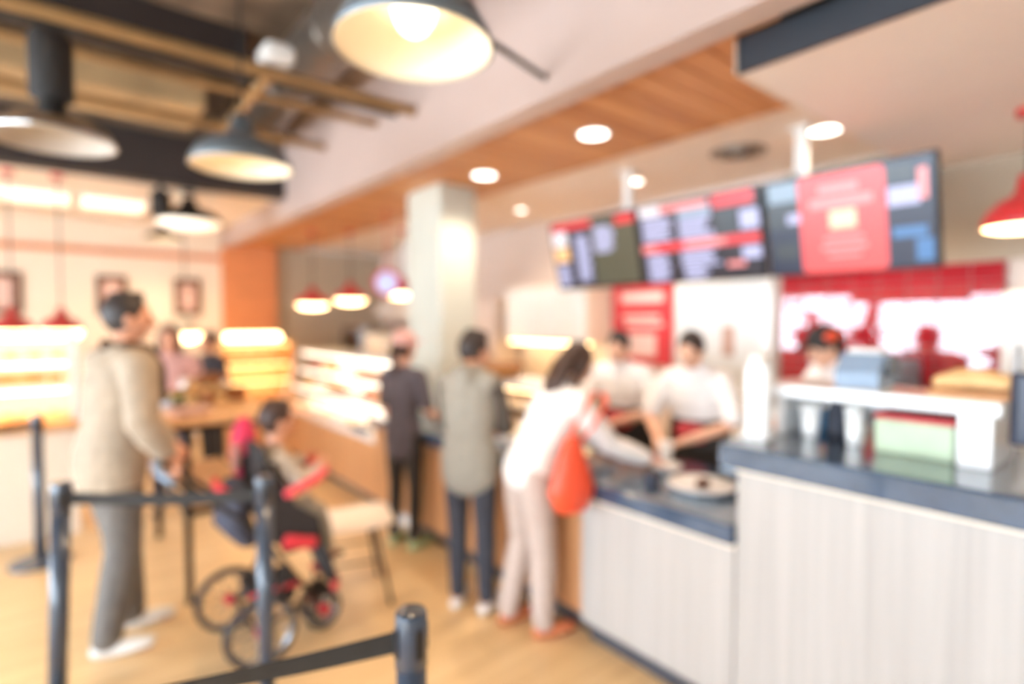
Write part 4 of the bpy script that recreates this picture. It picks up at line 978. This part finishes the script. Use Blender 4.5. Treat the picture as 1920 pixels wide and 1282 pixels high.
    for sd in 'LR':
        S_, E_, W_ = V['sho' + sd], V['elb' + sd], V['wri' + sd]
        if sleeve == 'long':
            sl.tube([lerp(S_, V['chest'], .25), S_, lerp(S_, E_, .45), E_, lerp(E_, W_, .4), lerp(E_, W_, .90)], [.060 * s + o_ * .6, .058 * s + o_ * .8, .052 * s + o_ * .8, .047 * s + o_ * .8, .044 * s + o_ * .8, .034 * s + o_ * .6], n=14)
        else:
            sl.tube([lerp(S_, V['chest'], .25), S_, lerp(S_, E_, .55), lerp(S_, E_, .85)], [.060 * s + o_ * .6, .058 * s + o_ * .6, .052 * s + o_ * .55, .052 * s + o_ * .6], n=14)
    if hood:
        c.tube([V['neck'] + Vector((-.07, .0, .0)) * s, V['neck'] + Vector((0, -.085, .01)) * s, V['neck'] + Vector((.07, .0, .0)) * s], [.035 * s, .05 * s, .035 * s], n=10)
        c.tube([V['neck'] + Vector((0, -.08, 0)) * s, V['neck'] + Vector((0, -.10, -.12)) * s], [(.07 * s, .04 * s), (.04 * s, .025 * s)], n=12)
    co = bpy.data.objects.new('top', remesh(c, 'top', top, voxel * 1.5, 3)); COL.objects.link(co); co.parent = t
    if sleeve_m:
        so = bpy.data.objects.new('sleeves', remesh(sl, 'sleeves', sleeve_m, voxel * 1.5, 3)); COL.objects.link(so); so.parent = co
    p = MB(); low = (V['hipL'] + V['hipR']) / 2; ol = 0.016 * leg_loose
    p.tube([low + Vector((0, 0, -.05 * s)), low, V['pelvis'] + (V['waist'] - V['pelvis']) * 0.4], [(.145 * s + ol * .5, .095 * s + ol * .5), (.163 * s + ol * .5, .108 * s + ol * .5), (.146 * s, .100 * s)], ref=hipr, n=18)
    for sd in 'LR':
        h_, k_, a_ = V['hip' + sd], V['kne' + sd], V['ank' + sd]
        p.tube([h_, lerp(h_, k_, .35), k_, lerp(k_, a_, .35), lerp(k_, a_, .97)], [.084 * s + ol * .6, .078 * s + ol * .8, .056 * s + ol, .054 * s + ol, .042 * s + ol], n=14)
    po = bpy.data.objects.new('trousers', remesh(p, 'trousers', trousers, voxel * 1.5, 3)); COL.objects.link(po); po.parent = t
    for sd in 'LR':
        a_, t_ = V['ank' + sd], V['toe' + sd]
        f = MB(); f.tube([a_ + (a_ - t_) * 0.22 + Vector((0, 0, -.075 * s)), lerp(a_, t_, .35) + Vector((0, 0, -.045 * s)), lerp(a_, t_, .75) + Vector((0, 0, -.018 * s)), t_ + (t_ - a_) * 0.10], [(.036 * s, .034 * s), (.043 * s, .040 * s), (.046 * s, .034 * s), (.040 * s, .024 * s)], ref=hipr, n=14)
        f.tube([a_ + Vector((0, 0, .02 * s)), a_ + Vector((0, 0.0, -.05 * s))], [.042 * s, .040 * s], n=12)
        fm = remesh(f, 'shoe', shoes, 0.008, 2)
        zmin = min(v.co.z for v in fm.vertices)
        fo = bpy.data.objects.new('shoe', fm); COL.objects.link(fo); fo.parent = t
        if abs(zmin + loc[2]) < 0.06 and not child: fo.location.z = -zmin - loc[2]
    if parts: parts(t, V, s, hp, HM, hs)
    return t

# --- man with the pale-and-tan jacket, pushing the pushchair (faces +x)
def man_parts(t, V, s, hp, HM, hs):
    m = MB(); N_ = V['neck']
    m.tube([N_ + Vector((-.07, -.03, .015)), N_ + Vector((0, -.075, .03)), N_ + Vector((.07, -.03, .015)), N_ + Vector((.07, .07, -.01)), N_ + Vector((.05, .13, -.10)), N_ + Vector((.04, .165, -.26))], [.03, .034, .04, .048, .05, .028], n=10)
    ob = bpy.data.objects.new('scarf', remesh(m, 'scarf', 'scarf_brown', .010, 2)); COL.objects.link(ob); ob.parent = t
person('man in a pale tan jacket and brown scarf pushing the pushchair', (0.20, 3.38, 0), 22, 1.76, 'jacket_tan', 'grey_trousers', 'shoe_white', 'hair_dark',
       J=dict(pelvis=(0, -.02, .95), waist=(0, .0, 1.09), chest=(0, .03, 1.30), neck=(0, .05, 1.475), head=(0.0, .085, 1.63), shoL=(-.19, .03, 1.41), shoR=(.19, .03, 1.41),
              elbL=(-.12, .18, 1.10), elbR=(.32, -.03, 1.14), wriL=(.13, .20, .99), wriR=(.335, .065, .985), hipL=(-.09, -.02, .92), hipR=(.09, -.02, .92),
              kneL=(-.09, .07, .50), kneR=(.10, -.02, .50), ankL=(-.08, .10, .085), ankR=(.09, -.10, .085), toeL=(-.0, .24, .03), toeR=(.19, .03, .03)),
       hem=0.08, loose=1.8, leg_loose=1.5, curl=1.0, palm={'L': (0, 0, -1), 'R': (0, 0, -1)}, parts=man_parts, head_yaw=-28)

# --- man in the long grey hoodie at the counter
person('man in a long grey hoodie with charcoal sleeves at the counter', (1.755, 2.52, 0), 28, 1.60, 'hoodie_grey', 'jeans_dark', 'shoe_white', 'hair_dark',
       J=dict(shoL=(-.14, 0, 1.28), shoR=(.14, 0, 1.28), elbR=(.17, .10, 1.02), wriR=(.05, .25, 1.04), elbL=(-.165, .06, 1.02), wriL=(-.05, .22, .97), head=(.0, .06, 1.445), kneL=(-.085, .02, .46), kneR=(.085, .02, .46), ankL=(-.08, .0, .08), ankR=(.10, .0, .08)),
       hem=0.10, loose=0.9, leg_loose=0.4, sleeve_m='sleeve_charcoal', head_pitch=-14, head_yaw=-20, hood=True)

# --- woman in white leaning over the counter with a red shoulder bag
person('woman in a white blouse leaning over the low counter', (1.885, 2.155, 0), -12, 1.58, 'blouse_white', 'trousers_rose', 'shoe_tan', 'hair_brown', skin='skin_light', hair_style='long',
       J=dict(pelvis=(0, -.01, .86), waist=(0, .05, .98), chest=(0, .14, 1.14), neck=(0, .23, 1.27), head=(0, .29, 1.385), shoL=(-.15, .19, 1.21), shoR=(.15, .19, 1.21),
              elbL=(-.15, .36, .99), elbR=(.20, .36, .98), wriL=(.02, .53, .905), wriR=(.26, .56, .90), hipL=(-.085, -.02, .84), hipR=(.085, -.02, .84),
              kneL=(-.09, .0, .46), kneR=(.09, .02, .46), ankL=(-.10, -.08, .08), ankR=(.10, .02, .08)),
       head_pitch=-22, hem=0.0, loose=1.1, leg_loose=1.2, curl=0.35, palm={'L': (0, 0, -1), 'R': (0, 0, -1)})
t = thing('shoulder_bag', 'orange-red slouchy shoulder bag of the woman in white', 'bag', (1.86, 1.83, 0.755), R(-12 - 90))
m = MB(); m.tube([(0, 0, 0.0), (0, 0, .06), (0, 0, .14), (0, 0, .24), (0, 0, .30)], [(.05, .10), (.065, .125), (.06, .105), (.045, .07), (.03, .045)], ref=(1, 0, 0), n=18)
o = bpy.data.objects.new('pouch', remesh(m, 'pouch', 'bag_red', .012, 3)); COL.objects.link(o); o.parent = t
MB().tube([(0, -.03, .28), (-.02, .06, .42), (-.06, .16, .515), (-.08, .24, .50)], [(.014, .005)] * 4, ref=(1, 0, 0), n=8).build('strap', 'bag_red', t, True)
MB().tube([(0, .03, .28), (.0, .12, .36), (-.03, .22, .46), (-.08, .24, .50)], [(.014, .005)] * 4, ref=(1, 0, 0), n=8).build('strap', 'bag_red', t, True)

# --- girl in dark clothes with a pink cap, past the queue
def cap_maker(dome, brim, badge=None):
    def f(t, V, s, hp, HM, hs):
        m = MB(); m.ball(hp(0, -.014, .055), (.091 * hs, .107 * hs, .097 * hs), n=18, m=12, mtx=HM)
        o = bpy.data.objects.new('cap', remesh(m, 'cap', dome, .009, 2)); COL.objects.link(o); o.parent = t
        m = MB(); m.tube([hp(0, .07, .060), hp(0, .125, .052), hp(0, .16, .044)], [(.072 * hs, .007 * hs), (.068 * hs, .006 * hs), (.045 * hs, .005 * hs)], ref=HM @ Vector((1, 0, 0)), n=14)
        m.build('brim', brim, o, True)
        if badge:
            MB().ball(hp(.074, -.02, .075), (.022 * hs, .05 * hs, .034 * hs), mtx=HM).build('badge', badge, o, True)
            MB().ball(hp(-.074, -.02, .075), (.022 * hs, .05 * hs, .034 * hs), mtx=HM).build('badge', badge, o, True)
    return f
person('girl in a dark top and black leggings standing past the queue', (1.88, 3.52, 0), 20, 1.53, 'top_plum', 'leggings_black', 'shoe_green', 'hair_brown', hair_style='tail', sleeve='short',
       J=dict(elbL=(-.20, .02, 1.0), wriL=(-.17, .14, .82), elbR=(.20, .03, 1.0), wriR=(.13, .18, .93)), leg_loose=0.2, voxel=0.008, parts=cap_maker('pink_cloth', 'stroller_pink'), loose=0.3)

# --- staff behind the counter (face the customers)
def staff_parts(t, V, s, hp, HM, hs):
    m = MB(); rf = Vector((1, 0, 0)); w = V['waist']; p = V['pelvis']
    m.tube([lerp(p, w, -2.6), lerp(p, w, -.5), lerp(p, w, .95)], [(.20, .15), (.205, .155), (.185, .145)], ref=rf, n=18)
    o = bpy.data.objects.new('apron', remesh(m, 'apron', 'apron_black', .012, 2)); COL.objects.link(o); o.parent = t
    m = MB(); m.tube([lerp(p, w, .45) + Vector((0, .12, 0)), lerp(p, w, .85) + Vector((0, .115, 0))], [(.10, .045), (.10, .045)], ref=rf, n=18)
    o2 = bpy.data.objects.new('badge_panel', remesh(m, 'badge_panel', 'apron_red', .012, 2)); COL.objects.link(o2); o2.parent = o
SJ = lambda wl, wr: dict(pelvis=(0, 0, .86), waist=(0, .02, .99), chest=(0, .06, 1.16), neck=(0, .10, 1.32), head=(0, .15, 1.435), shoL=(-.165, .08, 1.26), shoR=(.165, .08, 1.26),
                         elbL=(-.27, .16, 1.03), elbR=(.27, .16, 1.03), wriL=wl, wriR=wr, hipL=(-.085, 0, .84), hipR=(.085, 0, .84))
person('staff member in white with dark parted hair serving the woman', (3.09, 1.925, 0), 190, 1.60, 'uniform_white', 'leggings_black', 'shoe_dark', 'hair_dark', J=SJ((-.06, .36, .94), (.10, .38, .94)), skin='skin_light',
       head_pitch=-22, sleeve='short', loose=1.7, parts=staff_parts, curl=0.8, palm={'L': (0, 0, -1), 'R': (0, 0, -1)}, hair_style='bun')
person('staff member in white with hair in a bun, farther along the counter', (3.10, 2.52, 0), 200, 1.57, 'uniform_white', 'leggings_black', 'shoe_dark', 'hair_dark', J=SJ((-.04, .34, .96), (.12, .36, .97)), skin='skin_light',
       head_pitch=-25, sleeve='short', loose=1.7, parts=staff_parts, curl=0.8, palm={'L': (0, 0, -1), 'R': (0, 0, -1)}, hair_style='bun')
person('staff member in a black cap with a red badge by the tiled wall', (3.45, 1.27, 0), 140, 1.62, 'uniform_white', 'leggings_black', 'shoe_dark', 'hair_dark',
       J=dict(head=(0, .08, 1.46), wriL=(-.08, .33, 1.02), wriR=(.10, .33, 1.02), elbL=(-.24, .12, 1.08), elbR=(.24, .12, 1.08)), skin='skin_light', head_pitch=-18, parts=cap_maker('apron_black', 'apron_black', 'bag_red'), loose=1.6)

# --- people in the rear
person('person in dark blue clothes behind the bread table', (1.22, 6.45, 0), 200, 1.50, 'navy_cloth', 'leggings_black', 'shoe_dark', 'hair_dark', voxel=0.012)
person('person in a pink top standing behind the man with the pushchair', (0.72, 5.45, 0), -100, 1.58, 'pink_cloth', 'navy_cloth', 'shoe_dark', 'hair_dark', voxel=0.012, hair_style='long')

# --- child sitting in the pushchair (local +y is forward, world +x)
person('small child in a pale grey top sitting in the pushchair', (0.83, 2.93, 0.51), 0, 1.12, 'child_grey', 'hoodie_grey', 'shoe_dark', 'hair_brown', child=True, voxel=0.007,
       J=dict(pelvis=(0, .0, .12), waist=(0, -.01, .20), chest=(0, -.01, .34), neck=(0, .0, .47), head=(0, .02, .60), shoL=(-.105, 0, .42), shoR=(.105, 0, .42), elbL=(-.16, .08, .30), elbR=(.16, .08, .30),
              wriL=(-.11, .19, .36), wriR=(.11, .19, .36), hipL=(-.06, .02, .10), hipR=(.06, .02, .10), kneL=(-.08, .20, .12), kneR=(.08, .20, .12), ankL=(-.07, .23, -.09), ankR=(.07, .23, -.09), toeL=(-.07, .31, -.13), toeR=(.07, .31, -.13)),
       head_pitch=-6, hem=0.0, curl=0.8)
